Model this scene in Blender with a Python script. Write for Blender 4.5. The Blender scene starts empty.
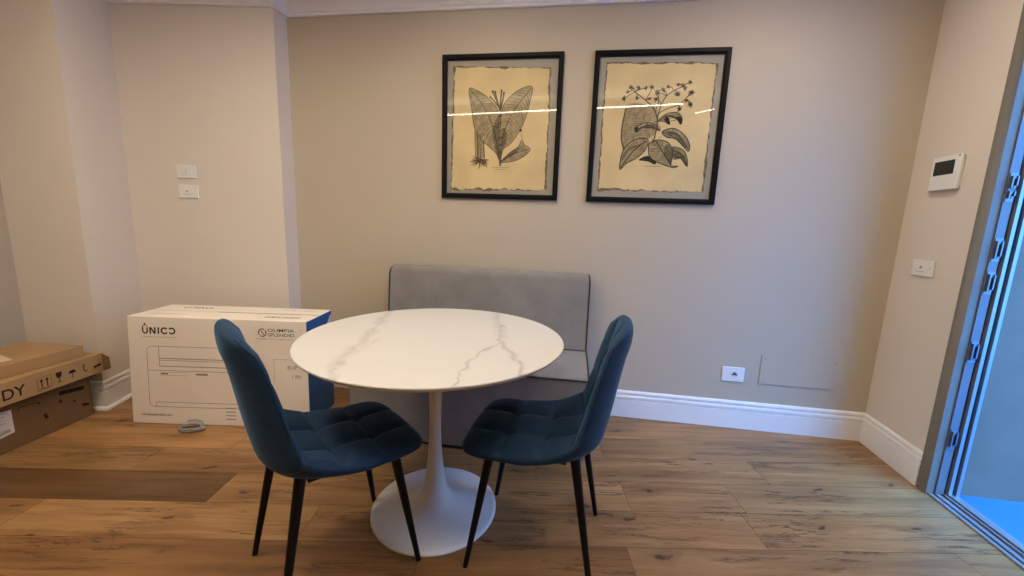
import bpy, bmesh, math, random
from mathutils import Vector, Matrix
random.seed(7)
PI = math.pi
C = bpy.context.scene.collection
S = bpy.context.scene

# ------------------------------------------------------------------ materials
def new_mat(name):
    m = bpy.data.materials.new(name); m.use_nodes = True
    nt = m.node_tree
    return m, nt, nt.nodes['Principled BSDF']

def pmat(name, col, rough=.5, spec=.5, metal=0, noise=0, nscale=8, bump=0, bscale=60, sheen=0, sheen_tint=None, detail=4, coat=0):
    m, nt, b = new_mat(name)
    b.inputs['Base Color'].default_value = (*col, 1)
    b.inputs['Roughness'].default_value = rough
    b.inputs['Specular IOR Level'].default_value = spec
    b.inputs['Metallic'].default_value = metal
    b.inputs['Coat Weight'].default_value = coat
    tc = nt.nodes.new('ShaderNodeTexCoord')
    if noise:
        n = nt.nodes.new('ShaderNodeTexNoise'); n.inputs['Scale'].default_value = nscale; n.inputs['Detail'].default_value = detail
        nt.links.new(tc.outputs['Object'], n.inputs['Vector'])
        r = nt.nodes.new('ShaderNodeMapRange'); r.inputs['From Min'].default_value = .3; r.inputs['From Max'].default_value = .7
        r.inputs['To Min'].default_value = 1-noise; r.inputs['To Max'].default_value = 1+noise
        nt.links.new(n.outputs['Fac'], r.inputs['Value'])
        mx = nt.nodes.new('ShaderNodeVectorMath'); mx.operation = 'SCALE'; mx.inputs[0].default_value = col
        nt.links.new(r.outputs[0], mx.inputs['Scale']); nt.links.new(mx.outputs[0], b.inputs['Base Color'])
    if bump:
        n = nt.nodes.new('ShaderNodeTexNoise'); n.inputs['Scale'].default_value = bscale; n.inputs['Detail'].default_value = 5
        nt.links.new(tc.outputs['Object'], n.inputs['Vector'])
        bp = nt.nodes.new('ShaderNodeBump'); bp.inputs['Strength'].default_value = bump; bp.inputs['Distance'].default_value = .002
        nt.links.new(n.outputs['Fac'], bp.inputs['Height']); nt.links.new(bp.outputs[0], b.inputs['Normal'])
    if sheen:
        b.inputs['Sheen Weight'].default_value = sheen; b.inputs['Sheen Roughness'].default_value = .35
        b.inputs['Sheen Tint'].default_value = (*(sheen_tint or col), 1)
    return m

def emat(name, col, strength):
    m, nt, b = new_mat(name)
    b.inputs['Base Color'].default_value = (.8, .8, .8, 1)
    b.inputs['Emission Color'].default_value = (*col, 1)
    b.inputs['Emission Strength'].default_value = strength
    return m

def glass_mat():
    m = bpy.data.materials.new('picture_glass'); m.use_nodes = True
    nt = m.node_tree; nt.nodes.clear()
    o = nt.nodes.new('ShaderNodeOutputMaterial'); t = nt.nodes.new('ShaderNodeBsdfTransparent')
    t.inputs[0].default_value = (.97, .98, .97, 1)
    g = nt.nodes.new('ShaderNodeBsdfGlossy'); g.inputs['Roughness'].default_value = .012
    f = nt.nodes.new('ShaderNodeFresnel'); f.inputs['IOR'].default_value = 1.5
    mx = nt.nodes.new('ShaderNodeMixShader')
    geo = nt.nodes.new('ShaderNodeNewGeometry'); inv = nt.nodes.new('ShaderNodeMath'); inv.operation = 'SUBTRACT'; inv.inputs[0].default_value = 1
    nt.links.new(geo.outputs['Backfacing'], inv.inputs[1]); mul = nt.nodes.new('ShaderNodeMath'); mul.operation = 'MULTIPLY'
    nt.links.new(f.outputs[0], mul.inputs[0]); nt.links.new(inv.outputs[0], mul.inputs[1])
    nt.links.new(mul.outputs[0], mx.inputs[0]); nt.links.new(t.outputs[0], mx.inputs[1]); nt.links.new(g.outputs[0], mx.inputs[2])
    nt.links.new(mx.outputs[0], o.inputs[0])
    return m

def floor_mat():
    m, nt, b = new_mat('oak_planks')
    N, L = nt.nodes.new, nt.links.new
    uv = N('ShaderNodeUVMap'); uv.uv_map = 'UVMap'
    tone = N('ShaderNodeAttribute'); tone.attribute_name = 'tone'
    off = N('ShaderNodeAttribute'); off.attribute_name = 'off'
    def vmath(op, a, bb):
        n = N('ShaderNodeVectorMath'); n.operation = op
        for i, v in ((0, a), (1, bb)):
            if v is None: continue
            if isinstance(v, tuple): n.inputs[i].default_value = v
            else: L(v, n.inputs[i])
        return n.outputs[0]
    base = vmath('ADD', uv.outputs[0], off.outputs['Color'])
    def noise(scale, sc=1, det=5, rough=.55, dist=0, vec=None):
        n = N('ShaderNodeTexNoise'); n.inputs['Scale'].default_value = sc; n.inputs['Detail'].default_value = det
        n.inputs['Roughness'].default_value = rough; n.inputs['Distortion'].default_value = dist
        L(vmath('MULTIPLY', vec or base, scale), n.inputs['Vector']); return n.outputs['Fac']
    def mr(v, a, bb, c, d, smooth=False):
        n = N('ShaderNodeMapRange'); n.inputs[1].default_value = a; n.inputs[2].default_value = bb
        n.inputs[3].default_value = c; n.inputs[4].default_value = d
        if smooth: n.interpolation_type = 'SMOOTHSTEP'
        L(v, n.inputs[0]); return n.outputs[0]
    def math_(op, a, bb):
        n = N('ShaderNodeMath'); n.operation = op
        for i, v in ((0, a), (1, bb)):
            if isinstance(v, (int, float)): n.inputs[i].default_value = v
            else: L(v, n.inputs[i])
        return n.outputs[0]
    # knots: voronoi cells stretched along the plank
    wob = N('ShaderNodeTexNoise'); wob.inputs['Scale'].default_value = 11; wob.inputs['Detail'].default_value = 4
    L(base, wob.inputs['Vector'])
    wv = vmath('MULTIPLY', vmath('SUBTRACT', wob.outputs['Color'], (.5, .5, .5)), (.16, .085, 0))
    vb = vmath('ADD', base, wv)
    vo = N('ShaderNodeTexVoronoi'); vo.inputs['Scale'].default_value = 1; vo.feature = 'F1'; vo.voronoi_dimensions = '2D'
    L(vmath('MULTIPLY', vb, (2.2, 6.2, 1)), vo.inputs['Vector'])
    sel = N('ShaderNodeSeparateColor'); L(vo.outputs['Color'], sel.inputs[0])
    keep = mr(sel.outputs[0], .60, .64, 0, 1)
    core = math_('MULTIPLY', mr(vo.outputs['Distance'], .02, .09, 1, 0, True), keep)
    halo = math_('MULTIPLY', mr(vo.outputs['Distance'], .05, .36, 1, 0, True), keep)
    # grain bends round the knots
    gv = vmath('ADD', base, vmath('MULTIPLY', wv, (.22, .22, 0)))
    g1 = noise((1.3, 24, 1), 1, 6, .62, .5, gv)
    g2 = noise((6, 150, 1), 1, 4, .6, .3, gv)
    broad = noise((1.1, 5, 1), 1, 3, .5, 1.0, gv)
    # long dark cracks and mineral streaks
    cr = noise((.8, 12, 1), 1, 7, .66, .35, gv)
    line = mr(math_('ABSOLUTE', math_('SUBTRACT', cr, .5), 0), 0, .020, 1, 0, True)
    msk = mr(noise((1.5, 3.2, 1), 1, 2, .5), .46, .58, 0, 1, True)
    crack = math_('MULTIPLY', line, msk)
    col = N('ShaderNodeValToRGB'); e = col.color_ramp.elements
    e[0].position = .36; e[0].color = (.165, .072, .024, 1); e[1].position = .64; e[1].color = (.40, .215, .085, 1)
    k = e.new(.5); k.color = (.295, .148, .054, 1)
    gsum = math_('ADD', math_('ADD', math_('MULTIPLY', g1, .45), math_('MULTIPLY', g2, .2)), math_('MULTIPLY', broad, .35))
    L(gsum, col.inputs[0])
    tm = N('ShaderNodeMix'); tm.data_type = 'RGBA'; tm.blend_type = 'MULTIPLY'; tm.inputs[0].default_value = 1
    L(col.outputs[0], tm.inputs[6]); L(tone.outputs['Color'], tm.inputs[7])
    def dark(prev, fac, c):
        n = N('ShaderNodeMix'); n.data_type = 'RGBA'; n.inputs[7].default_value = (*c, 1)
        L(fac, n.inputs[0]); L(prev, n.inputs[6]); return n.outputs[2]
    o = dark(tm.outputs[2], math_('MULTIPLY', halo, .45), (.16, .075, .032))
    o = dark(o, math_('MULTIPLY', crack, .8), (.05, .024, .012))
    o = dark(o, math_('MULTIPLY', core, .85), (.035, .018, .010))
    L(o, b.inputs['Base Color'])
    L(mr(g1, .3, .7, .42, .30), b.inputs['Roughness'])
    b.inputs['Specular IOR Level'].default_value = .45
    bp = N('ShaderNodeBump'); bp.inputs['Strength'].default_value = .25; bp.inputs['Distance'].default_value = .0015
    L(math_('SUBTRACT', math_('ADD', math_('MULTIPLY', g2, .5), g1), math_('MULTIPLY', crack, .8)), bp.inputs['Height'])
    L(bp.outputs[0], b.inputs['Normal'])
    return m

def marble_mat():
    m, nt, b = new_mat('white_veined_marble')
    N, L = nt.nodes.new, nt.links.new
    tc = N('ShaderNodeTexCoord')
    def vm(op, a, bb, out=0):
        n = N('ShaderNodeVectorMath'); n.operation = op
        for i, v in ((0, a), (1, bb)):
            if v is None: continue
            if isinstance(v, tuple): n.inputs[i].default_value = v
            else: L(v, n.inputs[i])
        return n.outputs[out]
    def ma(op, *v):
        n = N('ShaderNodeMath'); n.operation = op
        for i, x in enumerate(v):
            if isinstance(x, (int, float)): n.inputs[i].default_value = x
            else: L(x, n.inputs[i])
        return n.outputs[0]
    flat = vm('MULTIPLY', tc.outputs['Object'], (1, 1, 0))
    nz = N('ShaderNodeTexNoise'); nz.inputs['Scale'].default_value = 14; nz.inputs['Detail'].default_value = 7; nz.inputs['Roughness'].default_value = .65
    L(flat, nz.inputs['Vector'])
    p = vm('ADD', flat, vm('MULTIPLY', vm('SUBTRACT', nz.outputs['Color'], (.5, .5, .5)), (.075, .075, 0)))
    nw = N('ShaderNodeTexNoise'); nw.inputs['Scale'].default_value = 9; nw.inputs['Detail'].default_value = 4
    L(flat, nw.inputs['Vector'])
    nf = N('ShaderNodeTexNoise'); nf.inputs['Scale'].default_value = 26; nf.inputs['Detail'].default_value = 6; nf.inputs['Roughness'].default_value = .7
    L(flat, nf.inputs['Vector'])
    def seg(a, bb):
        A, B = Vector((*a, 0)), Vector((*bb, 0)); ba = B-A
        pa = vm('SUBTRACT', p, tuple(A))
        h = ma('DIVIDE', vm('DOT_PRODUCT', pa, tuple(ba), 1), ba.length_squared)
        n = N('ShaderNodeClamp'); L(h, n.inputs[0])
        s = N('ShaderNodeVectorMath'); s.operation = 'SCALE'; s.inputs[0].default_value = tuple(ba); L(n.outputs[0], s.inputs['Scale'])
        return vm('LENGTH', vm('SUBTRACT', pa, s.outputs[0]), None, 1)
    def poly(pts):
        d = None
        for a, bb in zip(pts, pts[1:]):
            q = seg(a, bb); d = q if d is None else ma('MINIMUM', d, q)
        return d
    def band(d, w0, w1, s):
        # strength s where distance < width, width varies along the stone
        mrn = N('ShaderNodeMapRange'); mrn.inputs[1].default_value = .35; mrn.inputs[2].default_value = .65; mrn.inputs[3].default_value = w0; mrn.inputs[4].default_value = w1
        L(nw.outputs['Fac'], mrn.inputs[0])
        t = N('ShaderNodeMapRange'); t.interpolation_type = 'SMOOTHSTEP'; t.inputs[1].default_value = 0; t.inputs[2].default_value = 1; t.inputs[3].default_value = 1; t.inputs[4].default_value = 0
        L(ma('DIVIDE', d, mrn.outputs[0]), t.inputs[0])
        fz = N('ShaderNodeMapRange'); fz.inputs[1].default_value = .35; fz.inputs[2].default_value = .6; fz.inputs[3].default_value = .35; fz.inputs[4].default_value = 1
        L(nf.outputs['Fac'], fz.inputs[0])
        return ma('MULTIPLY', ma('MULTIPLY', t.outputs[0], fz.outputs[0]), s)
    Apts = [(-.31, .46), (-.297, .346), (-.277, .126), (-.246, -.104), (-.251, -.268), (-.200, -.47)]
    Bpts = [(.222, .47), (.253, .154), (.256, -.04), (.295, -.175), (.325, -.275), (.33, -.38)]
    Cpts = [(.249, -.06), (.197, -.171), (.16, -.293), (.151, -.369), (.146, -.48)]
    Wpts = [(.216, .42), (.264, .0)]
    Dpts = [(-.205, -.06), (-.215, -.186), (-.225, -.29)]
    fac = None
    for pts, w0, w1, s in ((Apts, .010, .046, .5), (Apts, .003, .010, .6), (Bpts, .006, .024, .75), (Cpts, .004, .018, .75), (Wpts, .02, .055, .4), (Dpts, .004, .025, .28)):
        q = band(poly(pts), w0, w1, s); fac = q if fac is None else ma('MAXIMUM', fac, q)
    mx = N('ShaderNodeMix'); mx.data_type = 'RGBA'
    mx.inputs[6].default_value = (.61, .585, .555, 1); mx.inputs[7].default_value = (.30, .28, .265, 1)
    L(fac, mx.inputs[0]); L(mx.outputs[2], b.inputs['Base Color'])
    b.inputs['Roughness'].default_value = .38
    b.inputs['Specular IOR Level'].default_value = .35
    return m

M = {}
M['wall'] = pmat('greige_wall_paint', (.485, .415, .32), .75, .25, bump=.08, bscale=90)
M['wall_shade'] = pmat('darkened_left_wall_paint', (.40, .34, .27), .75, .25, bump=.08, bscale=90)  # wall colour darkened to put shade on the left wall
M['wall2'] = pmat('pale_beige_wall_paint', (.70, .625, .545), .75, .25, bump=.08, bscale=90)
M['ceil'] = pmat('ceiling_paint', (.86, .84, .80), .8, .2)
M['trim'] = pmat('white_trim_paint', (.80, .78, .76), .4, .4)
M['floor'] = floor_mat()
M['gap'] = pmat('plank_gap', (.05, .03, .018), .9)
M['marble'] = marble_mat()
M['pedestal'] = pmat('white_lacquered_metal', (.72, .71, .70), .35, .4)
M['edge'] = pmat('table_edge', (.62, .57, .50), .5)
M['velvet'] = pmat('blue_velvet', (.0085, .031, .074), .75, .25, noise=.18, nscale=22, bump=.12, bscale=350, sheen=.6, sheen_tint=(.10, .24, .40))
M['grey_velvet'] = pmat('grey_velvet', (.235, .216, .20), .8, .2, noise=.10, nscale=9, bump=.1, bscale=300, sheen=.3, sheen_tint=(.5, .48, .46))
M['black_piping'] = pmat('black_piping', (.012, .012, .016), .5)
M['black_metal'] = pmat('black_metal', (.004, .004, .0045), .45, .2)
M['black_frame'] = pmat('black_wood_frame', (.005, .0045, .004), .5, .12)
M['mat'] = pmat('grey_backing', (.37, .325, .275), .8)
M['paper'] = pmat('aged_paper', (.73, .545, .30), .9, .1, noise=.10, nscale=5, bump=.3, bscale=25)
M['paper_edge'] = pmat('torn_edge_and_shadow', (.20, .14, .085), .95, .1, noise=.5, nscale=60)  # brown torn rim, also paints the ragged shadow along the sheet's edge
M['ink'] = pmat('dark_ink', (.045, .036, .026), .9, .1)
M['ink_mid'] = pmat('mid_ink', (.20, .15, .09), .9, .1, noise=.3, nscale=40)
M['ink_light'] = pmat('light_ink', (.42, .32, .185), .9, .1, noise=.25, nscale=40)
M['glass'] = glass_mat()
M['plastic'] = pmat('white_plastic', (.78, .77, .75), .35, .5)
M['socket_dark'] = pmat('dark_contacts', (.02, .02, .022), .4)
M['screen'] = pmat('dark_screen', (.016, .014, .008), .15, .5)
M['carton'] = pmat('white_carton', (.86, .77, .66), .6, .3, noise=.03, nscale=4)
M['carton_blue'] = pmat('blue_carton_print', (.015, .10, .30), .5, .35)
M['print'] = pmat('black_print', (.025, .022, .02), .7)
M['print_grey'] = pmat('grey_print', (.33, .29, .25), .8)
M['carton_gap'] = pmat('carton_seam', (.10, .085, .07), .9)
M['card'] = pmat('brown_cardboard', (.38, .235, .115), .85, .15, noise=.06, nscale=7, bump=.06, bscale=40)
M['card2'] = pmat('darker_cardboard', (.165, .095, .042), .85, .15, noise=.07, nscale=7, bump=.06, bscale=40)
M['card_print'] = pmat('brown_print', (.03, .018, .012), .85, .1)
M['label'] = pmat('white_paper_label', (.62, .60, .60), .7)
M['tape'] = pmat('cream_tape', (.60, .47, .31), .5)
M['cable'] = pmat('light_grey_cable', (.30, .285, .265), .5)
M['taupe'] = pmat('taupe_door_frame', (.175, .155, .125), .55, .35)
M['alu'] = pmat('aluminium', (.34, .345, .36), .3, .5, metal=.6)
M['alu_lt'] = pmat('pale_grey_metal_frame', (.15, .15, .16), .4, .5, metal=.2)
M['seal'] = pmat('black_rubber_seal', (.02, .02, .022), .6)
M['strike'] = pmat('strike_plate_steel', (.22, .22, .23), .3, .5, metal=.8)
M['ext_wall'] = pmat('grey_outdoor_render', (.19, .135, .10), .9, .1, noise=.10, nscale=3, bump=.3, bscale=30)
M['ext_floor'] = pmat('pale_blue_outdoor_paving', (.032, .135, .30), .6, .3, noise=.04, nscale=4)
M['led'] = emat('warm_led_diffuser', (1, .90, .72), 36)
M['led_up'] = emat('warm_led_upper_diffuser', (1, .88, .70), 26)
M['lamp'] = emat('warm_lamp_diffuser', (1, .88, .69), 50)

# ------------------------------------------------------------------ mesh helpers
class MB:
    def __init__(s): s.v = []; s.f = []; s.m = []; s.mats = []
    def mi(s, m):
        if m is None: m = 0
        if m not in s.mats: s.mats.append(m)
        return s.mats.index(m)
    def add(s, vs, fs, m=None):
        b = len(s.v); s.v += [tuple(v) for v in vs]
        s.f += [tuple(i+b for i in f) for f in fs]; s.m += [s.mi(m)]*len(fs)
    def hexa(s, p, m=None):   # 4 bottom (ccw) + 4 top
        s.add(p, [(3,2,1,0),(4,5,6,7),(0,1,5,4),(1,2,6,5),(2,3,7,6),(3,0,4,7)], m)
    def box(s, o, ex, ey, ez, m=None):  # corner + edge vectors (right handed)
        o, ex, ey, ez = map(Vector, (o, ex, ey, ez))
        s.hexa([o, o+ex, o+ex+ey, o+ey, o+ez, o+ex+ez, o+ex+ey+ez, o+ey+ez], m)
    def prism(s, poly, z0, z1, m=None):
        a = sum(p[0]*q[1]-q[0]*p[1] for p, q in zip(poly, poly[1:]+poly[:1]))
        if a < 0: poly = poly[::-1]
        n = len(poly)
        s.add([(x, y, z0) for x, y in poly]+[(x, y, z1) for x, y in poly],
              [tuple(range(n))[::-1], tuple(range(n, 2*n))]+[(i, (i+1) % n, n+(i+1) % n, n+i) for i in range(n)], m)
    def tube(s, pts, r, n=10, m=None, caps=True, closed=False):
        pts = [Vector(p) for p in pts]; N = len(pts)
        rr = r if isinstance(r, (list, tuple)) else [r]*N
        b = len(s.v); up = None; vs = []; fs = []
        for i, p in enumerate(pts):
            if closed: t = (pts[(i+1) % N]-pts[i-1]).normalized()
            else: t = (pts[min(i+1, N-1)]-pts[max(i-1, 0)]).normalized()
            if up is None:
                up = t.orthogonal().normalized()
            up = (up-t*up.dot(t)).normalized(); q = t.cross(up)
            for k in range(n):
                a = 2*PI*k/n; vs.append(p+(up*math.cos(a)+q*math.sin(a))*rr[i])
        for i in range(N if closed else N-1):
            j = (i+1) % N
            for k in range(n):
                k2 = (k+1) % n; fs.append((i*n+k, i*n+k2, j*n+k2, j*n+k))
        if caps and not closed:
            fs.append(tuple(range(n))[::-1]); fs.append(tuple((N-1)*n+k for k in range(n)))
        s.add(vs, fs, m)
    def lathe(s, prof, n=96, m=None):
        vs = []; fs = []
        for r, z in prof:
            for k in range(n):
                a = 2*PI*k/n; vs.append((r*math.cos(a), r*math.sin(a), z))
        for i in range(len(prof)-1):
            for k in range(n):
                k2 = (k+1) % n; fs.append((i*n+k, i*n+k2, (i+1)*n+k2, (i+1)*n+k))
        fs.append(tuple(range(n))[::-1]); L = (len(prof)-1)*n; fs.append(tuple(L+k for k in range(n)))
        s.add(vs, fs, m)
    def build(s, name, mat=None, parent=None, smooth=False, bevel=0, segs=2, angle=35, loc=None):
        me = bpy.data.meshes.new(name)
        v = s.v
        if loc is not None: v = [(a-loc[0], b-loc[1], c-loc[2]) for a, b, c in v]
        me.from_pydata(v, [], s.f); me.update()
        for m in s.mats: me.materials.append(mat if m == 0 else m)
        for p, k in zip(me.polygons, s.m): p.material_index = k
        o = bpy.data.objects.new(name, me); C.objects.link(o)
        if loc is not None: o.location = loc
        if parent is not None: o.parent = parent
        if bevel:
            bm = bmesh.new(); bm.from_mesh(me)
            bmesh.ops.remove_doubles(bm, verts=bm.verts, dist=1e-6)
            ed = [e for e in bm.edges if len(e.link_faces) == 2 and e.calc_face_angle(0) > math.radians(30)]
            bmesh.ops.bevel(bm, geom=ed, offset=bevel, segments=segs, profile=.5, affect='EDGES', clamp_overlap=True)
            bm.to_mesh(me); bm.free()
            wn = o.modifiers.new('weighted', 'WEIGHTED_NORMAL'); wn.keep_sharp = True; wn.weight = 100
        if smooth or bevel:
            me.shade_smooth(); me.set_sharp_from_angle(angle=math.radians(angle))
        return o

def tag(o, label=None, cat=None, group=None, kind=None):
    if label: o['label'] = label
    if cat: o['category'] = cat
    if group: o['group'] = group
    if kind: o['kind'] = kind
    return o
def empty(name, loc, rz=0):
    o = bpy.data.objects.new(name, None); C.objects.link(o); o.location = loc; o.rotation_euler = (0, 0, rz); o.empty_display_size = .1
    return o
def struct(o, label=None):
    o['kind'] = 'structure'
    if label: o['label'] = label
    return o

def text_mesh(mb, txt, origin, ux, uy, w=None, h=None, m=None, mirror=False, shear=0, space=1, bold=.012):
    """filled letters fitted to a w x h rectangle whose lower left corner is origin"""
    cu = bpy.data.curves.new('t', 'FONT'); cu.body = txt; cu.size = 1; cu.shear = shear; cu.space_character = space; cu.resolution_u = 4; cu.offset = bold
    o = bpy.data.objects.new('t', cu); C.objects.link(o)
    dg = bpy.context.evaluated_depsgraph_get(); dg.update()
    me = bpy.data.meshes.new_from_object(o.evaluated_get(dg))
    xs = [v.co.x for v in me.vertices]; ys = [v.co.y for v in me.vertices]
    x0, x1, y0, y1 = min(xs), max(xs), min(ys), max(ys)
    sx = w/(x1-x0) if w else None; sy = h/(y1-y0) if h else None
    sx = sx or sy; sy = sy or sx
    O, U, V = Vector(origin), Vector(ux), Vector(uy)
    vs = []
    for v in me.vertices:
        a = (v.co.x-x0)*sx
        if mirror: a = (x1-x0)*sx-a
        vs.append(O+U*a+V*((v.co.y-y0)*sy))
    mb.add(vs, [tuple(p.vertices)[::-1] if mirror else tuple(p.vertices) for p in me.polygons], m)
    bpy.data.objects.remove(o); bpy.data.curves.remove(cu); bpy.data.meshes.remove(me)

class Face2D:
    """flat ink on a surface: 2D points mapped by fn to 3D"""
    def __init__(s, fn): s.fn = fn; s.mb = MB()
    def poly(s, pts, lift, m):
        s.mb.add([s.fn(x, y, lift) for x, y in pts], [tuple(range(len(pts)))], m)
    def line(s, pts, w, lift, m, taper=False):
        n = len(pts); vs = []
        for i, (x, y) in enumerate(pts):
            a = pts[max(i-1, 0)]; b = pts[min(i+1, n-1)]
            dx, dy = b[0]-a[0], b[1]-a[1]; L = math.hypot(dx, dy) or 1
            ww = w*(1-.85*abs(2*i/(n-1)-1)**2) if taper else w
            nx, ny = -dy/L*ww/2, dx/L*ww/2
            vs += [s.fn(x+nx, y+ny, lift), s.fn(x-nx, y-ny, lift)]
        s.mb.add(vs, [(2*i, 2*i+1, 2*i+3, 2*i+2) for i in range(n-1)], m)
    def disc(s, x, y, r, lift, m, n=14):
        s.poly([(x+r*math.cos(2*PI*k/n), y+r*math.sin(2*PI*k/n)) for k in range(n)], lift, m)

def spline(pts, n=8, closed=False):
    P = [Vector((p[0], p[1])) for p in pts]; out = []
    N = len(P)
    for i in range(N if closed else N-1):
        p0 = P[i-1] if (closed or i > 0) else P[i]
        p1 = P[i]; p2 = P[(i+1) % N]; p3 = P[(i+2) % N] if (closed or i+2 < N) else P[i+1]
        for k in range(n):
            t = k/n
            q = .5*((2*p1)+(p2-p0)*t+(2*p0-5*p1+4*p2-p3)*t*t+(3*p1-p0-3*p2+p3)*t**3)
            out.append((q.x, q.y))
    if not closed: out.append(tuple(P[-1]))
    return out

# ------------------------------------------------------------------ the room frame
WTH, WY, XL, XR, RTH = .1452, 2.4846, -1.4993, 2.1348, -.1934
def WB(s, off, z):                 # on the back wall: s along it, off towards the room
    return Vector((s*math.cos(WTH)-off*math.sin(WTH), WY-s*math.sin(WTH)-off*math.cos(WTH), z))
RC = WB(XR, 0, 0)
RD = Vector((math.sin(RTH), -math.cos(RTH), 0)); RO = Vector((math.cos(RTH), math.sin(RTH), 0))
def RW(d, o, z): return RC+RD*d+RO*o+Vector((0, 0, z))     # on the right wall: d from the corner, o outwards
xy = lambda v: (v[0], v[1])
H = 2.58
WALL_T = .115
LC = Vector((-2.845, 2.212, 0))                 # inner corner behind the brown boxes
LX = Vector((-2.438, 2.222, 0))                 # outer corner
LI = Vector((-2.512, 2.602, 0))                 # inner corner behind the white box
PX = Vector((-1.502, 2.587, 0))                 # outer corner of the pier
BL = WB(XL, 0, 0)
LF = LC+RD*4.6                                   # far end of the left wall, behind the viewer
RF = RW(4.6, 0, 0)
path = [LF, LC, LX, LI, PX, BL, RC, RF]

# walls
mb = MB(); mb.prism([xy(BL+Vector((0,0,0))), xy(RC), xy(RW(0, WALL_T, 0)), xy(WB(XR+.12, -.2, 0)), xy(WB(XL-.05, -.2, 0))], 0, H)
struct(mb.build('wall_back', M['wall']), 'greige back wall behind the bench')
mb = MB(); mb.prism([xy(LI), xy(PX), xy(BL), xy(WB(XL-.05, -.2, 0)), (-2.7, 2.95), (-3.05, 2.95), (-3.05, 2.21), xy(LC), xy(LX)], 0, H)
struct(mb.build('wall_pier', M['wall2']), 'pale beige stepped wall behind the white box')
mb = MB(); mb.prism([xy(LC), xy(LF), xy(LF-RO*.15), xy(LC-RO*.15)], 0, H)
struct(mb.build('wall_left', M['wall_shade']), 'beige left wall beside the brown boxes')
D0, D1, DH = .425, 1.36, 2.22
mb = MB()
mb.prism([xy(RW(-.0, 0, 0)), xy(RW(D0, 0, 0)), xy(RW(D0, WALL_T, 0)), xy(RW(0, WALL_T, 0))], 0, H)
mb.prism([xy(RW(D1, 0, 0)), xy(RW(4.6, 0, 0)), xy(RW(4.6, WALL_T, 0)), xy(RW(D1, WALL_T, 0))], 0, H)
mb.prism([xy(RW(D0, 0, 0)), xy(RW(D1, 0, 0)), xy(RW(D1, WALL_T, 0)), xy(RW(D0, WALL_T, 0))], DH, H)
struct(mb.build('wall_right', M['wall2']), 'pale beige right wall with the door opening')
mb = MB(); mb.prism([xy(LF-RO*.15), xy(RF+RO*WALL_T), xy(RF+RO*WALL_T+RD*.15), xy(LF-RO*.15+RD*.15)], 0, H)
struct(mb.build('wall_front', M['wall']), 'wall behind the viewer')
mb = MB(); mb.prism([xy(LF-RO*.15+RD*.15), xy(RF+RO*WALL_T+RD*.15), xy(RW(0, WALL_T, 0)), xy(WB(XR+.12, -.2, 0)), xy(WB(XL-.05, -.2, 0)), (-2.7, 2.95), (-3.05, 2.95), xy(LC-RO*.15)], H, H+.12)
struct(mb.build('ceiling', M['ceil']), 'white ceiling')

# floor: single boards, each with its own tone, lying at a slight angle to the walls
ANG = .022; PW = .193
def plank_floor():
    ca, sa = math.cos(ANG), math.sin(ANG)
    bm = bmesh.new()
    uvl = bm.loops.layers.uv.new('UVMap'); tl = bm.loops.layers.float_color.new('tone'); ol = bm.loops.layers.float_color.new('off')
    known = {   # row: joints seen, and (from, to) -> tone
        0: [(-1.95, 1.0, 1), (-.53, .86, 1), (1.03, 1.0, 0)],
    }
    rnd = random.Random(3)
    y0 = 1.3025
    tones = {}
    for row in range(-20, 9):
        v0 = y0+row*PW; v1 = v0+PW
        js = []
        if row == -1: js = [-3.6, -2.3, -.30, .47, 1.75, 3]      # from v 1.11 to 1.30
        elif row == 0: js = [-3.4, -1.9, -.77, 1.02, 2.6]
        elif row == 1: js = [-3.7, -1.25, .55, 1.05, 2.6]         # the dark board lies here
        elif row == 2: js = [-3.2, -1.75, .15, 1.28, 2.6]
        else:
            x = -4.2+rnd.random()*1.6
            while x < 3.4: js.append(x); x += 1.1+rnd.random()*.9
            js.append(x)
        for i in range(len(js)-1):
            a, b = js[i], js[i+1]
            t = .86+.26*rnd.random()
            if row == 1 and i == 0: t = .40; 
            if row == 1 and i == 1: t = 1.08
            if row == 0: t = (1, 1.1, 1.0, .98)[i]
            if row == -1: t = (.72, .70, .68, .92, 1.0)[i]
            warm = 1+(rnd.random()-.5)*.08
            o_ = (rnd.random()*40, rnd.random()*40, rnd.random()*40)
            g = .0008
            q = [(a+g, v0+g), (b-g, v0+g), (b-g, v1-g), (a+g, v1-g)]
            vs = [bm.verts.new((x*ca-(y-1.3)*sa*0-0*sa, y+x*math.tan(ANG), 0)) for x, y in q]
            f = bm.faces.new(vs)
            for l, (x, y) in zip(f.loops, q):
                l[uvl].uv = (x-a, y-v0); l[tl] = (t*warm, t*(.93 if t < .8 else 1), t/warm*(.85 if t < .8 else 1), 1); l[ol] = (o_[0], o_[1], o_[2], 1)
    # trim the boards at the walls
    def cut(p, n):
        bmesh.ops.bisect_plane(bm, geom=bm.verts[:]+bm.edges[:]+bm.faces[:], plane_co=p, plane_no=n, clear_outer=True)
    cut(RW(0, .012, 0), RO); cut(LC-RO*.01, -RO); cut(LF+RD*.02, RD); cut(Vector((0, 2.75, 0)), Vector((0, 1, 0)))
    base = len(bm.faces)
    me = bpy.data.meshes.new('floor'); bm.to_mesh(me); bm.free()
    o = bpy.data.objects.new('floor', me); C.objects.link(o); me.materials.append(M['floor'])
    return o
struct(plank_floor(), 'oak plank floor with knots and dark boards')
mb = MB(); mb.prism([xy(LF-RO*.15+RD*.15), xy(RF+RO*.01+RD*.15), xy(RW(0, .01, 0)), (2.0, 2.9), (-3.05, 2.95), xy(LC-RO*.15)], -.12, -.002)
struct(mb.build('floor_underlay', M['gap']), 'dark gap between the floor boards')

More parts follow.
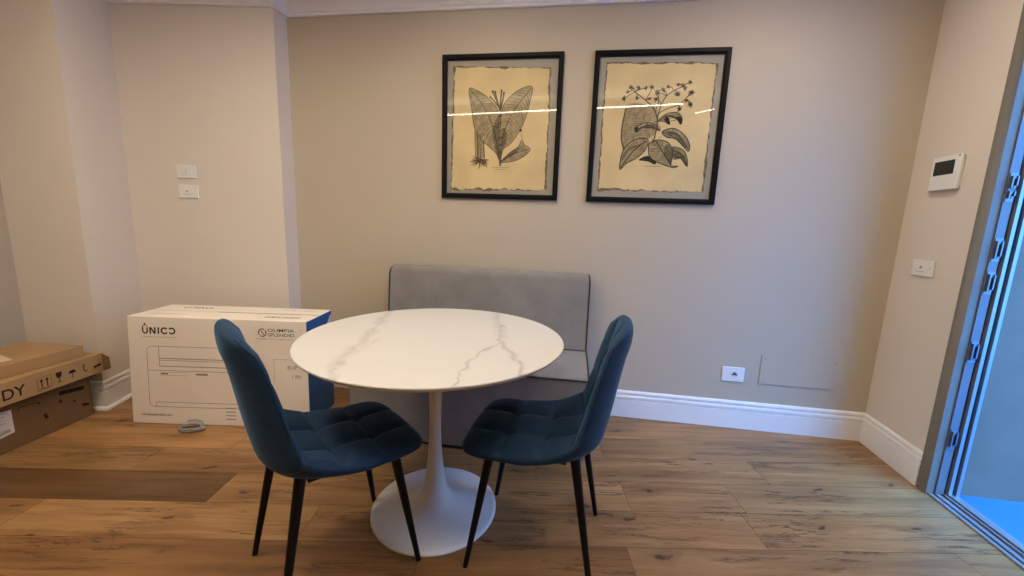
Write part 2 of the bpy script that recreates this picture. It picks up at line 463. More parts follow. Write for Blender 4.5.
# mouldings swept along the wall path with mitred corners
def sweep(path, prof, i0, i1, cap0=True, cap1=True):
    """profile points are (distance from wall into the room, z); room lies to the right of the path direction"""
    P = [Vector((p[0], p[1])) for p in path]
    def nrm(i): d = (P[i+1]-P[i]).normalized(); return Vector((d.y, -d.x))
    rings = []
    for i in range(i0, i1+1):
        if i == 0: mvec = nrm(0)
        elif i == len(P)-1: mvec = nrm(i-1)
        else:
            a, b = nrm(i-1), nrm(i); mvec = (a+b)/(1+a.dot(b))
        rings.append([(P[i].x+mvec.x*d, P[i].y+mvec.y*d, z) for d, z in prof])
    mb = MB(); n = len(prof); vs = [v for r in rings for v in r]; fs = []
    for i in range(len(rings)-1):
        for k in range(n):
            k2 = (k+1) % n; fs.append((i*n+k, (i+1)*n+k, (i+1)*n+k2, i*n+k2))
    fs.append(tuple(range(n))); fs.append(tuple((len(rings)-1)*n+k for k in range(n))[::-1])
    mb.add(vs, fs); return mb
BASE = [(0, 0), (.018, 0), (.018, .112), (.0105, .1145), (.0105, .1205), (.018, .1225), (.0185, .137), (.0155, .1425), (.0075, .144), (.0065, .150), (.0125, .152), (.0135, .160), (.0115, .166), (.007, .172), (0, .1735)]
bpath = [LF, LC, LX, LI, PX, BL, RC, RW(.432, 0, 0)]
def fixn(o):
    bm = bmesh.new(); bm.from_mesh(o.data); bmesh.ops.recalc_face_normals(bm, faces=bm.faces); bm.to_mesh(o.data); bm.free(); return o
struct(fixn(sweep(bpath, BASE, 0, 1).build('baseboard_left', M['trim'])), 'white baseboard on the left wall')
struct(fixn(sweep(bpath, BASE, 1, 4).build('baseboard_pier', M['trim'])), 'white moulded baseboard between the brown boxes and the white box')
struct(fixn(sweep(bpath, BASE, 4, 6).build('baseboard_back', M['trim'])), 'white moulded baseboard along the back wall')
struct(fixn(sweep(bpath, BASE, 6, 7).build('baseboard_right', M['trim'])), 'short white moulded baseboard left of the door frame')
ZC = 2.4265
CROWN = [(0, ZC), (.016, ZC), (.018, ZC+.006), (.018, ZC+.016), (.024, ZC+.018), (.028, ZC+.032), (.040, ZC+.050), (.060, ZC+.066), (.072, ZC+.076),
         (.072, ZC+.086), (.082, ZC+.088), (.086, ZC+.100), (.098, ZC+.112), (.112, ZC+.120), (.112, ZC+.134), (.124, ZC+.136), (.128, H), (0, H)]
struct(fixn(sweep(path, CROWN, 0, 7).build('trim_1', M['trim'])), 'white crown moulding under the ceiling')
# thin shoe strip at the foot of the stepped wall
SHOE = [(0.0182, 0), (.034, 0), (.034, .006), (.030, .016), (.0182, .020)]
struct(fixn(sweep(bpath, SHOE, 1, 3).build('trim_2', M['trim'])), 'small shoe moulding at the foot of the baseboard')

# ------------------------------------------------------------------ door in the right wall (opening only, the leaf stands out of view)
mb = MB()
def rprism(mb, d0, d1, o0, o1, z0, z1, m=None):
    mb.prism([xy(RW(d0, o0, 0)), xy(RW(d1, o0, 0)), xy(RW(d1, o1, 0)), xy(RW(d0, o1, 0))], z0, z1, m)
rprism(mb, .4335, .490, -.014, .020, 0, DH)
rprism(mb, D1-.07, D1+.01, -.014, .020, 0, DH)
rprism(mb, .490, D1-.07, -.014, .020, DH-.07, DH)
door = struct(mb.build('door_1', M['taupe'], bevel=.002), 'taupe door frame at the right edge with the door open')
def dchild(name, mat, fn, bevel=0):
    mb = MB(); fn(mb); return mb.build(name, mat, door, bevel=bevel)
def jl(mb):
    for a, b in ((D0+.002, .497), (D1-.077, D1-.002)):
        rprism(mb, a, b, .020, .052, .012, DH-.07)
    rprism(mb, .497, D1-.077, .020, .052, DH-.077, DH-.002)
jamb = dchild('metal_jamb', M['alu_lt'], jl); jamb['label'] = 'pale metal jamb'
def sl(mb):
    rprism(mb, D0+.002, .488, .052, .064, .012, DH-.002); rprism(mb, D0+.002, .486, .0785, .100, .012, DH-.002)
    rprism(mb, D1-.068, D1-.002, .052, .064, .012, DH-.002); rprism(mb, D1-.066, D1-.002, .0785, .100, .012, DH-.002)
dchild('rubber_seal', M['seal'], sl)['label'] = 'dark rubber seal'
def rl(mb):
    for z0, z1 in ((.012, DH-.002),):
        rprism(mb, D0+.002, .506, .064, .0785, z0, z1); rprism(mb, D1-.086, D1-.002, .064, .0785, z0, z1)
        rprism(mb, D0+.002, .500, .100, .1145, z0, z1); rprism(mb, D1-.080, D1-.002, .100, .1145, z0, z1)
dchild('metal_ridge', M['alu'], rl, .002)['label'] = 'bright metal ridge'
for z, hgt in ((1.442, .05), (1.39, .03), (1.162, .075), (1.02, .075), (.711, .075), (.294, .075)):
    mb = MB()
    rprism(mb, .497, .5005, .0225, .0495, z-hgt/2-.012, z+hgt/2+.012)
    rprism(mb, .5005, .509, .026, .031, z-hgt/2, z+hgt/2)
    rprism(mb, .5005, .511, .041, .046, z-hgt/2+.01, z+hgt/2)
    rprism(mb, .5005, .506, .031, .041, z+hgt/2-.012, z+hgt/2)
    rprism(mb, .5005, .5012, .031, .041, z-hgt/2, z+hgt/2-.012, M['seal'])
    sp = mb.build('strike_plate', M['strike'], door)
def th(mb):
    for o0, o1, z1 in ((-.004, .012, .008), (.022, .040, .010), (.052, .059, .014), (.066, .074, .020), (.083, .114, .012)):
        rprism(mb, .470, D1, o0, o1, 0, z1)
dchild('threshold', M['alu'], th, .0015)['label'] = 'ridged aluminium threshold'
def tg(mb): rprism(mb, .47, D1, .0, .113, -.03, .001)
dchild('threshold_base', M['seal'], tg)

# outside: paved terrace and a rendered side wall
mb = MB(); mb.prism([xy(RW(-1.0, WALL_T+.001, 0)), xy(RW(4.6, WALL_T+.001, 0)), xy(RW(4.6, 4.2, 0)), xy(RW(-1.0, 4.2, 0))], -.1, -.004)
struct(mb.build('floor_outside', M['ext_floor']), 'bright blue paving outside the door')
EA = Vector((2.158, 1.7075, 0)); ED = Vector((math.cos(.155), -math.sin(.155), 0)); EN = Vector((math.sin(.155), math.cos(.155), 0))
mb = MB(); mb.prism([xy(EA+ED*.012), xy(EA+ED*3.6), xy(EA+ED*3.6+EN*.2), xy(EA+ED*.03+EN*.2)], -.004, 3.0)
struct(mb.build('wall_outside', M['ext_wall']), 'grey rendered wall outside the door')

# ------------------------------------------------------------------ lamps
def linear_lamp(name, a, b, w, label):
    a, b = Vector(a), Vector(b); d = (b-a).normalized(); n = Vector((-d.y, d.x, 0)); up = Vector((0, 0, 1)); L = (b-a).length
    root = empty(name, (a+b)/2)
    tag(root, label, 'ceiling light')
    def child(nm, mb, mat):
        c = mb.build(nm, mat); c.parent = root; c.matrix_parent_inverse = Matrix.Translation(-root.location); return c
    mb = MB()
    for sgn in (-1, 1):
        mb.box(a+n*(sgn*(w/2+.003)-.003), d*L, n*.006, up*.030)
    mb.box(a-n*(w/2)+up*.012, d*L, n*w, up*.006)
    for p in (a-d*.006, b): mb.box(p-n*(w/2+.006), d*.006, n*(w+.012), up*.030)
    child('housing', mb, M['plastic'])
    mb = MB(); mb.box(a-n*(w/2)+up*.004, d*L, n*w, up*.006); child('diffuser', mb, M['led'])
    mb = MB(); mb.box(a-n*(w/2)+up*.020, d*L, n*w, up*.006); child('upper_diffuser', mb, M['led_up'])
    for t in (.12, .88):
        mb = MB(); p = a+d*(L*t)+up*.018; q = Vector((p.x, p.y, H)); mb.tube([p, q], .0015, 6); child('suspension_wire', mb, M['alu'])
    return root
def round_lamp(x, y, label, R=.150):
    root = empty('round_ceiling_light', (x, y, H)); tag(root, label, 'ceiling light')
    mb = MB(); mb.lathe([(R+.015, -.0), (R+.015, -.018), (R+.008, -.024), (R, -.022), (R, -.0)], 64); mb.build('lamp_rim', M['plastic'], root, smooth=True, angle=40)
    mb = MB(); mb.lathe([(R-.001, -.004), (R-.001, -.020), (R*.66, -.023), (.0, -.024)], 64); mb.build('diffuser', M['lamp'], root, smooth=True, angle=40)
round_lamp(-1.50, 1.15, 'added wide round ceiling light brightening the white carton end of the room', .205)  # added lamp out of view, lifts the left walls and the carton front
round_lamp(-.22, 1.66, 'round flush ceiling light over the marble table', .135)
round_lamp(1.18, 1.50, 'added round ceiling light brightening the right wall')  # another added lamp out of view, gives the right wall warm light
ZL = 2.44
linear_lamp('linear_ceiling_light', (-2.2, .39, ZL), (1.085, .38, ZL), .065, 'long suspended linear light across the room above the viewer')
linear_lamp('linear_ceiling_light', (1.25, .02, ZL), (1.42, .16, ZL), .05, 'short suspended linear light near the door wall')

# ------------------------------------------------------------------ table
TX, TY, TR = -.2935, 1.4938, .5021
table = empty('dining_table', (TX, TY, 0))
tag(table, 'round white marble-topped pedestal dining table between the two blue chairs', 'table')
mb = MB()
zt = .75
mb.lathe([(TR-.022, zt-.0185), (TR-.010, zt-.016), (TR-.002, zt-.0085), (TR-.0003, zt-.0055)], 160, M['edge'])
mb.lathe([(TR-.0003, zt-.0055), (TR, zt-.0035), (TR-.001, zt-.0012), (TR-.003, zt)], 160, M['marble'])
mb.build('tabletop', M['marble'], table, smooth=True, angle=30)
prof = [(.2587, .0), (.2587, .006), (.256, .0095), (.245, .0118), (.215, .0143), (.18, .0178), (.15, .0220), (.12, .0285), (.098, .0365), (.08, .048), (.062, .070), (.050, .100), (.0415, .14), (.035, .185), (.0295, .235), (.0262, .28),
        (.0238, .33), (.0230, .38), (.0235, .43), (.0255, .49), (.029, .55), (.034, .61), (.040, .67), (.046, .705), (.06, .722), (.12, .7265), (.16, .729), (.16, .7318)]
mb = MB(); mb.lathe(prof, 128); mb.build('pedestal', M['pedestal'], table, smooth=True, angle=50)

# ------------------------------------------------------------------ chairs (local: +y forward, origin on the floor between the legs)
def chair_shell():
    # centre line control points: (y, z, half width, thickness)
    ctl = [(.236, .430, .165, .028), (.236, .437, .185, .044), (.220, .4385, .200, .054), (.192, .438, .210, .058), (.14, .437, .217, .062), (.07, .438, .221, .064), (.0, .441, .224, .065), (-.06, .446, .225, .066),
           (-.112, .456, .225, .068), (-.155, .476, .223, .070), (-.186, .510, .221, .070), (-.199, .555, .219, .068), (-.211, .61, .214, .065), (-.223, .67, .208, .061), (-.236, .735, .199, .057),
           (-.247, .785, .190, .054), (-.260, .828, .176, .051), (-.265, .860, .156, .047), (-.2675, .879, .128, .040), (-.2685, .889, .092, .028), (-.269, .893, .050, .016)]
    N = 120
    # resample by arc length with Catmull-Rom
    pts = []
    for i in range(len(ctl)-1):
        p0, p1, p2, p3 = (ctl[max(i-1, 0)], ctl[i], ctl[i+1], ctl[min(i+2, len(ctl)-1)])
        for k in range(16):
            t = k/16
            pts.append(tuple(.5*(2*b+(c-a)*t+(2*a-5*b+4*c-d)*t*t+(3*b-a-3*c+d)*t**3) for a, b, c, d in zip(p0, p1, p2, p3)))
    pts.append(ctl[-1])
    L = [0]
    for a, b in zip(pts, pts[1:]): L.append(L[-1]+math.hypot(b[0]-a[0], b[1]-a[1]))
    tot = L[-1]; rs = []; j = 0
    for i in range(N+1):
        s = tot*i/N
        while j < len(L)-2 and L[j+1] < s: j += 1
        t = (s-L[j])/max(L[j+1]-L[j], 1e-9)
        rs.append([a+(b-a)*t for a, b in zip(pts[j], pts[j+1])]+[s])
    # arc lengths of the bend
    bend = min(rs, key=lambda r: abs(r[0]+.168)+abs(r[1]-.486))[4]
    NU = 48
    us = []
    for k in range(NU+1):
        v = -1+2*k/NU; us.append(math.copysign(1-(1-abs(v))**1.7, v))
    front = []; back = []
    cross = [bend-.145, bend-.285, bend, bend+.15, bend+.285]
    for i, (y, z, w, th, s) in enumerate(rs):
        a = rs[max(i-1, 0)]; b = rs[min(i+1, N)]
        ty, tz = b[0]-a[0], b[1]-a[1]; l = math.hypot(ty, tz) or 1; ty /= l; tz /= l
        ny, nz = tz, -ty           # front/top side normal: path runs back then up
        if i < 8: ny, nz = (0, 1) if False else (ny, nz)
        seatness = 1 if s < bend else 0
        fr = []; bk = []
        # bucket: sides rise most round the bend
        rise = .050*math.exp(-((s-bend)/.17)**2) if s < bend else .050-.014*min(1, (s-bend)/.4)
        rise = max(rise, .010*min(1, s/.15))*min(1, max(.15, (tot-s)/.06))
        for u in us:
            x = u*w
            prof_h = (1-abs(u)**3.2)**(1/2.2) if abs(u) < 1 else 0
            hf = th*.5*prof_h
            # quilting on the front side
            gl = min(abs(x-.075), abs(x+.075)); gc = min(abs(s-c) for c in cross)
            edge_fade = max(0, min(1, (1-abs(u))*w/(.035 if s < bend else .065)))*max(0, min(1, (tot-s)/.04))*max(0, min(1, s/.05))
            groove = max(math.exp(-(gl/.011)**2), math.exp(-(gc/.011)**2))
            node = math.exp(-((gl/.022)**2+(gc/.022)**2))
            puff = min(1, gl/.06)*min(1, gc/.06)
            q = (-.013*groove-.009*node+.009*math.sqrt(puff))*edge_fade
            lift = rise*abs(u)**2.6
            fr.append((x, y+ny*(hf+q+lift), z+nz*(hf+q+lift)))
            hb = th*.5*prof_h*(1.0)
            bk.append((x, y-ny*hb+ny*lift, z-nz*hb+nz*lift))
        front.append(fr); back.append(bk)
    ib = min(range(N+1), key=lambda i: abs(rs[i][4]-bend))
    def part(i0, i1, capa, capb):
        mb = MB(); vs = []; fs = []; R = 2*NU
        for i in range(i0, i1+1):
            vs += front[i]+back[i][1:-1][::-1]
        n = R
        for i in range(i1-i0):
            for k in range(n):
                k2 = (k+1) % n; fs.append((i*n+k, i*n+k2, (i+1)*n+k2, (i+1)*n+k))
        def cap(row, flip):
            b = row*n
            for k in range(NU):
                a0 = b+k; a1 = b+k+1; c1 = b+(n-k-1) % n if k < NU-1 else a1
                c0 = b+(n-k) % n
                q = [a0, a1, c1, c0]; q2 = []
                for e in q:
                    if e not in q2: q2.append(e)
                if len(q2) > 2: fs.append(tuple(q2) if not flip else tuple(q2[::-1]))
        if capa: cap(0, True)
        if capb: cap(i1-i0, False)
        mb.add(vs, fs); return mb
    # seam cord along the rim of the back
    rim = []
    for sgn in (0, -1):
        seq = range(ib+4, N-1) if sgn == 0 else range(N-2, ib+3, -1)
        for i in seq:
            p = Vector(front[i][sgn]); rim.append(p)
    return part(0, ib, True, True), part(ib, N, True, True), rim

def make_chair(loc, face, label):
    root = empty('dining_chair', loc, math.atan2(face[1], face[0])-PI/2)
    tag(root, label, 'chair', 'blue velvet dining chairs')
    sm, bk, rim = chair_shell()
    for mbx, nm in ((sm, 'seat'), (bk, 'backrest')):
        o = fixn(mbx.build(nm, M['velvet'], root)); o.data.shade_smooth()
        if nm == 'backrest':
            rm = MB(); rm.tube([r for r in rim], .0032, 6); c = rm.build('piping', M['velvet'], o, smooth=True, angle=80)
    mb = MB()
    z = .398
    for y in (-.105, .085): mb.box((-.110, y, z), (.22, 0, 0), (0, .020, 0), (0, 0, .022))
    for x in (-.110, .090): mb.box((x, -.090, z), (.020, 0, 0), (0, .18, 0), (0, 0, .020))
    mb.build('seat_frame', M['black_metal'], root, bevel=.002)
    for sx in (-1, 1):
        for ytop, ybot, ztop in ((.150, .2175, .426), (-.132, -.2175, .472)):
            mb = MB(); a = Vector((sx*.152, ytop, ztop)); b = Vector((sx*.195, ybot, .0))
            mb.tube([a, a.lerp(b, .05), a.lerp(b, .96), b], [.0165, .0162, .0092, .0090], 16)
            # level foot
            o = mb.build('leg', M['black_metal'], root, smooth=True, angle=50)
    return root
for spec in (((-.590, 1.223, 0), (.742, .67), 'blue velvet quilted chair left of the table, backrest toward the white box'),
             ((.129, 1.341, 0), (-.971, .239), 'blue velvet quilted chair right of the table, backrest toward the wall socket')):
    make_chair(*spec)

# ------------------------------------------------------------------ bench
bench = empty('upholstered_bench', WB(-.148, .3, 0), -WTH)
tag(bench, 'grey velvet high-backed bench with black piping against the back wall', 'bench')
def bl(s, off, z):           # bench local: x along the wall from its middle, y towards the wall
    return (s+.148, .3-off, z)
S0, S1 = -.783, .487
def rounded_slab(x0, x1, prof, r_side, mat, n=8, name='x'):
    """extrude a closed (off,z) outline between two ends with softened end edges"""
    mb = MB(); rings = []
    cy = sum(p[0] for p in prof)/len(prof); cz = sum(p[1] for p in prof)/len(prof)
    def ring(x, inset):
        out = []
        for (o, z) in prof:
            dy, dz = o-cy, z-cz; l = math.hypot(dy, dz)
            k = max(0, (l-inset)/l); out.append(bl(x, cy+dy*k, cz+dz*k))
        return out
    for i in range(5):
        a = PI/2*i/4; rings.append(ring(x0+r_side*(1-math.sin(a)), r_side*(1-math.cos(PI/2-a)) if False else r_side*(1-math.sin(a))*0+r_side*(1-math.cos(PI/2-a))*0+0 if i == 9 else r_side*(1-math.sin(a))**2))
    return rings
def spl_prof(pts, n=6): return pts
# backrest outline seen from the side (off from wall, z): leaning slightly, soft rolled top
back_prof = [(.030, .02), (.030, .865), (.034, .895), (.046, .911), (.066, .917), (.086, .912), (.100, .896), (.106, .870), (.116, .75), (.128, .60), (.139, .47), (.142, .44), (.142, .02)]
seat_prof = [(.143, .30), (.143, .452), (.20, .459), (.32, .463), (.44, .463), (.53, .460), (.565, .456), (.584, .448), (.594, .434), (.596, .415), (.596, .30)]
base_prof = [(.143, .022), (.143, .2995), (.595, .2995), (.597, .28), (.598, .022)]
def rnd(x, z):
    if z < .80: return 0
    r, d = (.040, x-S0) if x-S0 < S1-x else (.022, S1-x)
    return (r-math.sqrt(max(0, r*r-(r-d)**2)))*(z-.80)/.117 if d < r else 0
def extr(name, prof, x0, x1, mat, parent, bev=.012):
    mb = MB(); n = len(prof)
    nx = 24
    vs = []
    for i in range(nx+1):
        e = .05/(x1-x0)
        q = i/nx; q = e*(q/.25)**1.6 if q < .25 else (1-e*((1-q)/.25)**1.6 if q > .75 else e+(1-2*e)*(q-.25)/.5)
        x = x0+(x1-x0)*q
        vs += [bl(x, o, z-rnd(x, z)) for o, z in prof]
    fs = [tuple(range(n)), tuple(nx*n+k for k in range(n))[::-1]]
    for i in range(nx):
        for k in range(n):
            k2 = (k+1) % n; fs.append((i*n+k, (i+1)*n+k, (i+1)*n+k2, i*n+k2))
    mb.add(vs, fs)
    o = fixn(mb.build(name, mat, parent))
    me = o.data; bm = bmesh.new(); bm.from_mesh(me)
    xa = min(bl(x0, 0, 0)[0], bl(x1, 0, 0)[0]); xb = max(bl(x0, 0, 0)[0], bl(x1, 0, 0)[0])
    ed = [e for e in bm.edges if all(abs(v.co.x-xa) < 1e-5 for v in e.verts) or all(abs(v.co.x-xb) < 1e-5 for v in e.verts)]
    bmesh.ops.bevel(bm, geom=ed, offset=bev, segments=4, profile=.5, affect='EDGES', clamp_overlap=True)
    bm.to_mesh(me); bm.free()
    me.shade_smooth(); me.set_sharp_from_angle(angle=math.radians(50))
    return o
bb = extr('backrest', back_prof, S0, S1, M['grey_velvet'], bench, .010)
st = extr('seat', seat_prof, S0, S1, M['grey_velvet'], bench, .010)
bs = extr('base_panel', base_prof, S0, S1, M['grey_velvet'], bench, .006)
mb = MB(); mb.box(bl(S0+.02, .58, 0), (S1-S0-.04, 0, 0), (0, .53, 0), (0, 0, .0225)); mb.build('plinth', M['black_metal'], bench)
for x, sg in ((S0+.003, 1), (S1-.003, -1)):
    mb = MB(); mb.tube([bl(x+sg*max(0, z-.885)*.25, o, z-rnd(x+sg*.004, z)) for o, z in back_prof[2:12]], .0048, 8); mb.build('piping', M['black_piping'], bb, smooth=True, angle=80)
for x in (S0+.002, S1-.002):
    mb = MB(); mb.tube([bl(x, o, z+.001) for o, z in [(.146, .453)]+seat_prof[2:10]], .0042, 8); mb.build('piping', M['black_piping'], st, smooth=True, angle=80)
mb = MB(); mb.tube([bl(S0+.003, .594, .450-.006), bl(S0+.006, .595, .444), bl(S1-.006, .595, .444), bl(S1-.003, .594, .444)], .0052, 8); mb.build('piping', M['black_piping'], st, smooth=True, angle=80)
mb = MB(); mb.tube([bl(S0+.012, .1425, .4555), bl(S1-.012, .1425, .4555)], .0028, 8); mb.build('seam', M['black_piping'], st, smooth=True)
# tufting dimples of the back: two small fabric pulls
# ------------------------------------------------------------------ framed prints
def picture(cx, cz, tilt, label, drawing, pq):
    root = empty('framed_print', WB(cx, 0, cz), -WTH)
    tag(root, label, 'picture', 'botanical prints in black frames')
    fw, fh, b, dp = .7257, .8348, .030, .022
    ct, st_ = math.cos(tilt), math.sin(tilt)
    def P(x, z, off): return (x*ct-z*st_, -off, x*st_+z*ct)     # root local; -y points into the room
    mb = MB()
    # four mitred moulding pieces with a stepped profile
    prof = [(0, .001), (0, dp-.003), (.004, dp), (.020, dp), (.024, dp-.004), (b, dp-.007), (b, .001)]
    cs = [(-1, -1), (1, -1), (1, 1), (-1, 1)]
    n = len(prof); vs = []
    for sx, sz in cs:
        for q, off in prof: vs.append(P(sx*(fw/2-q), sz*(fh/2-q), off))
    fs = []
    for i in range(4):
        for k in range(n):
            k2 = (k+1) % n; fs.append((i*n+k, ((i+1) % 4)*n+k, ((i+1) % 4)*n+k2, i*n+k2))
    mb.add(vs, fs); fr = fixn(mb.build('frame', M['black_frame'], root))
    def slab(name, x0, x1, z0, z1, o0, o1, mat):
        mb = MB(); mb.hexa([P(x0, z0, o1), P(x1, z0, o1), P(x1, z0, o0), P(x0, z0, o0), P(x0, z1, o1), P(x1, z1, o1), P(x1, z1, o0), P(x0, z1, o0)])
        return fixn(mb.build(name, mat, root))
    ix, iz = fw/2-b+.004, fh/2-b+.004
    slab('backing', -ix, ix, -iz, iz, .0015, .0035, M['mat'])
    slab('glass', -ix, ix, -iz, iz, .0115, .0132, M['glass'])['label'] = 'clear glass reflecting the ceiling light'
    # paper with a torn deckle edge; pq = corner offsets from the frame centre, clockwise from top left
    rnd = random.Random(int(cx*1000)+5)
    def outline(inset, amp):
        out = []
        for i in range(4):
            a, c = Vector(pq[i]), Vector(pq[(i+1) % 4]); L = (c-a).length; nn = int(L/.011)
            nrm = Vector((-(c-a).y, (c-a).x)).normalized()      # outward for clockwise order
            acc = 0
            for k in range(nn):
                acc = acc*.6+(rnd.random()-.5)*amp*(1.7 if i == 2 else 1)
                q = a.lerp(c, k/nn)+nrm*(acc-inset)
                t = (c-a).normalized(); e = min(k, nn-k)
                if k == 0: q = q+t*inset
                out.append((q.x, q.y))
        return out
    mb = MB(); o1 = outline(0, .008); n1 = len(o1)
    mb.add([P(x, z, .0046) for x, z in o1]+[P(x, z, .0036) for x, z in o1], [tuple(range(n1))[::-1], tuple(range(n1, 2*n1))]+[(i, (i+1) % n1, n1+(i+1) % n1, n1+i) for i in range(n1)], M['paper_edge'])
    o2 = outline(.0075, .008); n2 = len(o2)
    mb.add([P(x, z, .0052) for x, z in o2]+[P(x, z, .0046) for x, z in o2], [tuple(range(n2))[::-1], tuple(range(n2, 2*n2))]+[(i, (i+1) % n2, n2+(i+1) % n2, n2+i) for i in range(n2)], M['paper'])
    pp = fixn(mb.build('paper_sheet', M['paper'], root)); pp['label'] = 'torn-edged tan sheet'
    A = drawing['aff']
    def fn(a, bb_, lift):
        s = A[0][0]*a+A[1][0]*bb_+A[2][0]-cx; z = A[0][1]*a+A[1][1]*bb_+A[2][1]-cz
        return (s, -(.0054+lift), z)
    F = Face2D(fn); drawing['draw'](F)
    il = F.mb.build('plant_drawing', M['ink'], pp)
    # inked faces look into the room
    il['label'] = 'dark engraved plant drawing'
    return root

INK, MID, LIT = M['ink'], M['ink_mid'], M['ink_light']
def leaf(F, outline, rib, side_n=9, fill=LIT, lw=3, vw=1.6, lift=0, shade=None):
    o = spline(outline, 7, True)
    F.poly(o, lift, fill)
    F.line(o+[o[0]], lw, lift+.00010, INK)
    r = spline(rib, 8); F.line(r, lw*1.1, lift+.00012, INK)
    # side veins: from the rib to the outline, nearest outline point further along
    n = len(r)
    ov = [Vector(p) for p in o]
    for k in range(1, side_n*2):
        t = k/(side_n*2); i = min(int(t*(n-1)), n-2)
        p = Vector(r[i]); d = (Vector(r[i])-Vector(r[i+1])).normalized()       # towards the tip
        for sg in (1, -1):
            nn = Vector((-d.y, d.x))*sg
            dirv = (d*.75+nn).normalized()
            best = None
            for q in ov:
                w = q-p; L = w.length
                if L < 4: continue
                c = w.normalized().dot(dirv)
                if c > .985 and (best is None or L < best[0]): best = (L, q)
            if best:
                q = p.lerp(best[1], .96); mid = p.lerp(q, .5)-d*best[0]*.06
                F.line(spline([tuple(p), tuple(mid), tuple(q)], 4), vw, lift+.00009, MID if k % 2 else INK, True)

def draw1(F):
    rnd = random.Random(2)
    leaf(F, [(262,490),(240,450),(190,402),(135,358),(108,280),(97,190),(82,75),(130,84),(185,120),(238,178),(258,235),(256,360)], [(256,470),(222,300),(165,175),(92,80)], 22, LIT, 3.5, 2.6)
    leaf(F, [(263,490),(278,425),(322,388),(372,318),(406,240),(430,150),(443,68),(390,72),(332,108),(287,158),(268,215),(262,350)], [(263,470),(280,335),(345,190),(438,74)], 22, LIT, 3.5, 2.6)
    leaf(F, [(264,497),(318,442),(364,410),(386,370),(402,396),(435,420),(400,462),(340,492),(285,500)], [(266,496),(330,455),(425,420)], 13, LIT, 3.5, 2.6)
    F.poly(spline([(262,490),(240,450),(215,330),(240,250),(258,235),(256,360)], 6, True), .00006, MID)
    F.poly(spline([(264,490),(275,430),(300,360),(290,300),(268,330)], 6, True), .00006, MID)
    F.poly(spline([(275,490),(320,445),(364,412),(370,430),(330,460)], 6, True), .00006, MID)
    F.line(spline([(262,522),(258,440),(255,300),(262,185)], 8), 9, .00016, MID); F.line(spline([(258,522),(254,440),(250,300),(258,185)], 8), 2.5, .0002, INK); F.line(spline([(266,522),(263,440),(261,300),(267,185)], 8), 2.5, .0002, INK)
    for a, b, c in (((262,190),(240,140),(218,88)), ((262,190),(232,150),(205,122)), ((264,185),(264,140),(270,86)), ((266,185),(276,140),(283,98)), ((264,200),(250,160),(232,92))):
        F.line(spline([a, b, c], 6), 9, .00014, MID); F.line(spline([a, b, c], 6), 3, .0002, INK)
        F.disc(c[0], c[1], 6, .0002, INK)
    for k in range(16):
        y = 235+k*14; F.line([(252+rnd.random()*6, y), (268+rnd.random()*8, y-10)], 3, .00022, LIT if k % 3 else INK)
    for x, y0, y1, w in ((120,318,480,14), (138,335,492,10), (158,372,478,14)):
        F.line(spline([(x, y0), (x+2, (y0+y1)/2), (x+5, y1)], 6), w, .0001, LIT); F.line(spline([(x-w/2, y0), (x-w/2+2, y1)], 4), 2.5, .0002, INK); F.line(spline([(x+w/2, y0), (x+w/2+4, y1)], 4), 4.5, .0002, INK)
    for k in range(46):
        a = rnd.random()*PI*1.25-.25; L = 28+rnd.random()*48; x, y = 142+rnd.random()*22-11, 480+rnd.random()*20
        F.line(spline([(x, y), (x+math.cos(a)*L*.5+rnd.random()*8, y+math.sin(a)*L*.35), (x+math.cos(a)*L, y+math.sin(a)*L*.7)], 5), 3.6, .00015, INK if k % 2 else MID, True)
    for k in range(7): F.disc(120+rnd.random()*55, 482+rnd.random()*26, 6, .00013, MID)
    F.disc(379, 312, 8, .0002, INK); F.line(spline([(379,318),(386,345),(388,372)], 5), 2, .0002, MID)
    F.line([(212, 531), (312, 531)], 2.2, .0002, MID); F.line([(228, 543), (298, 543)], 2.2, .0002, MID)
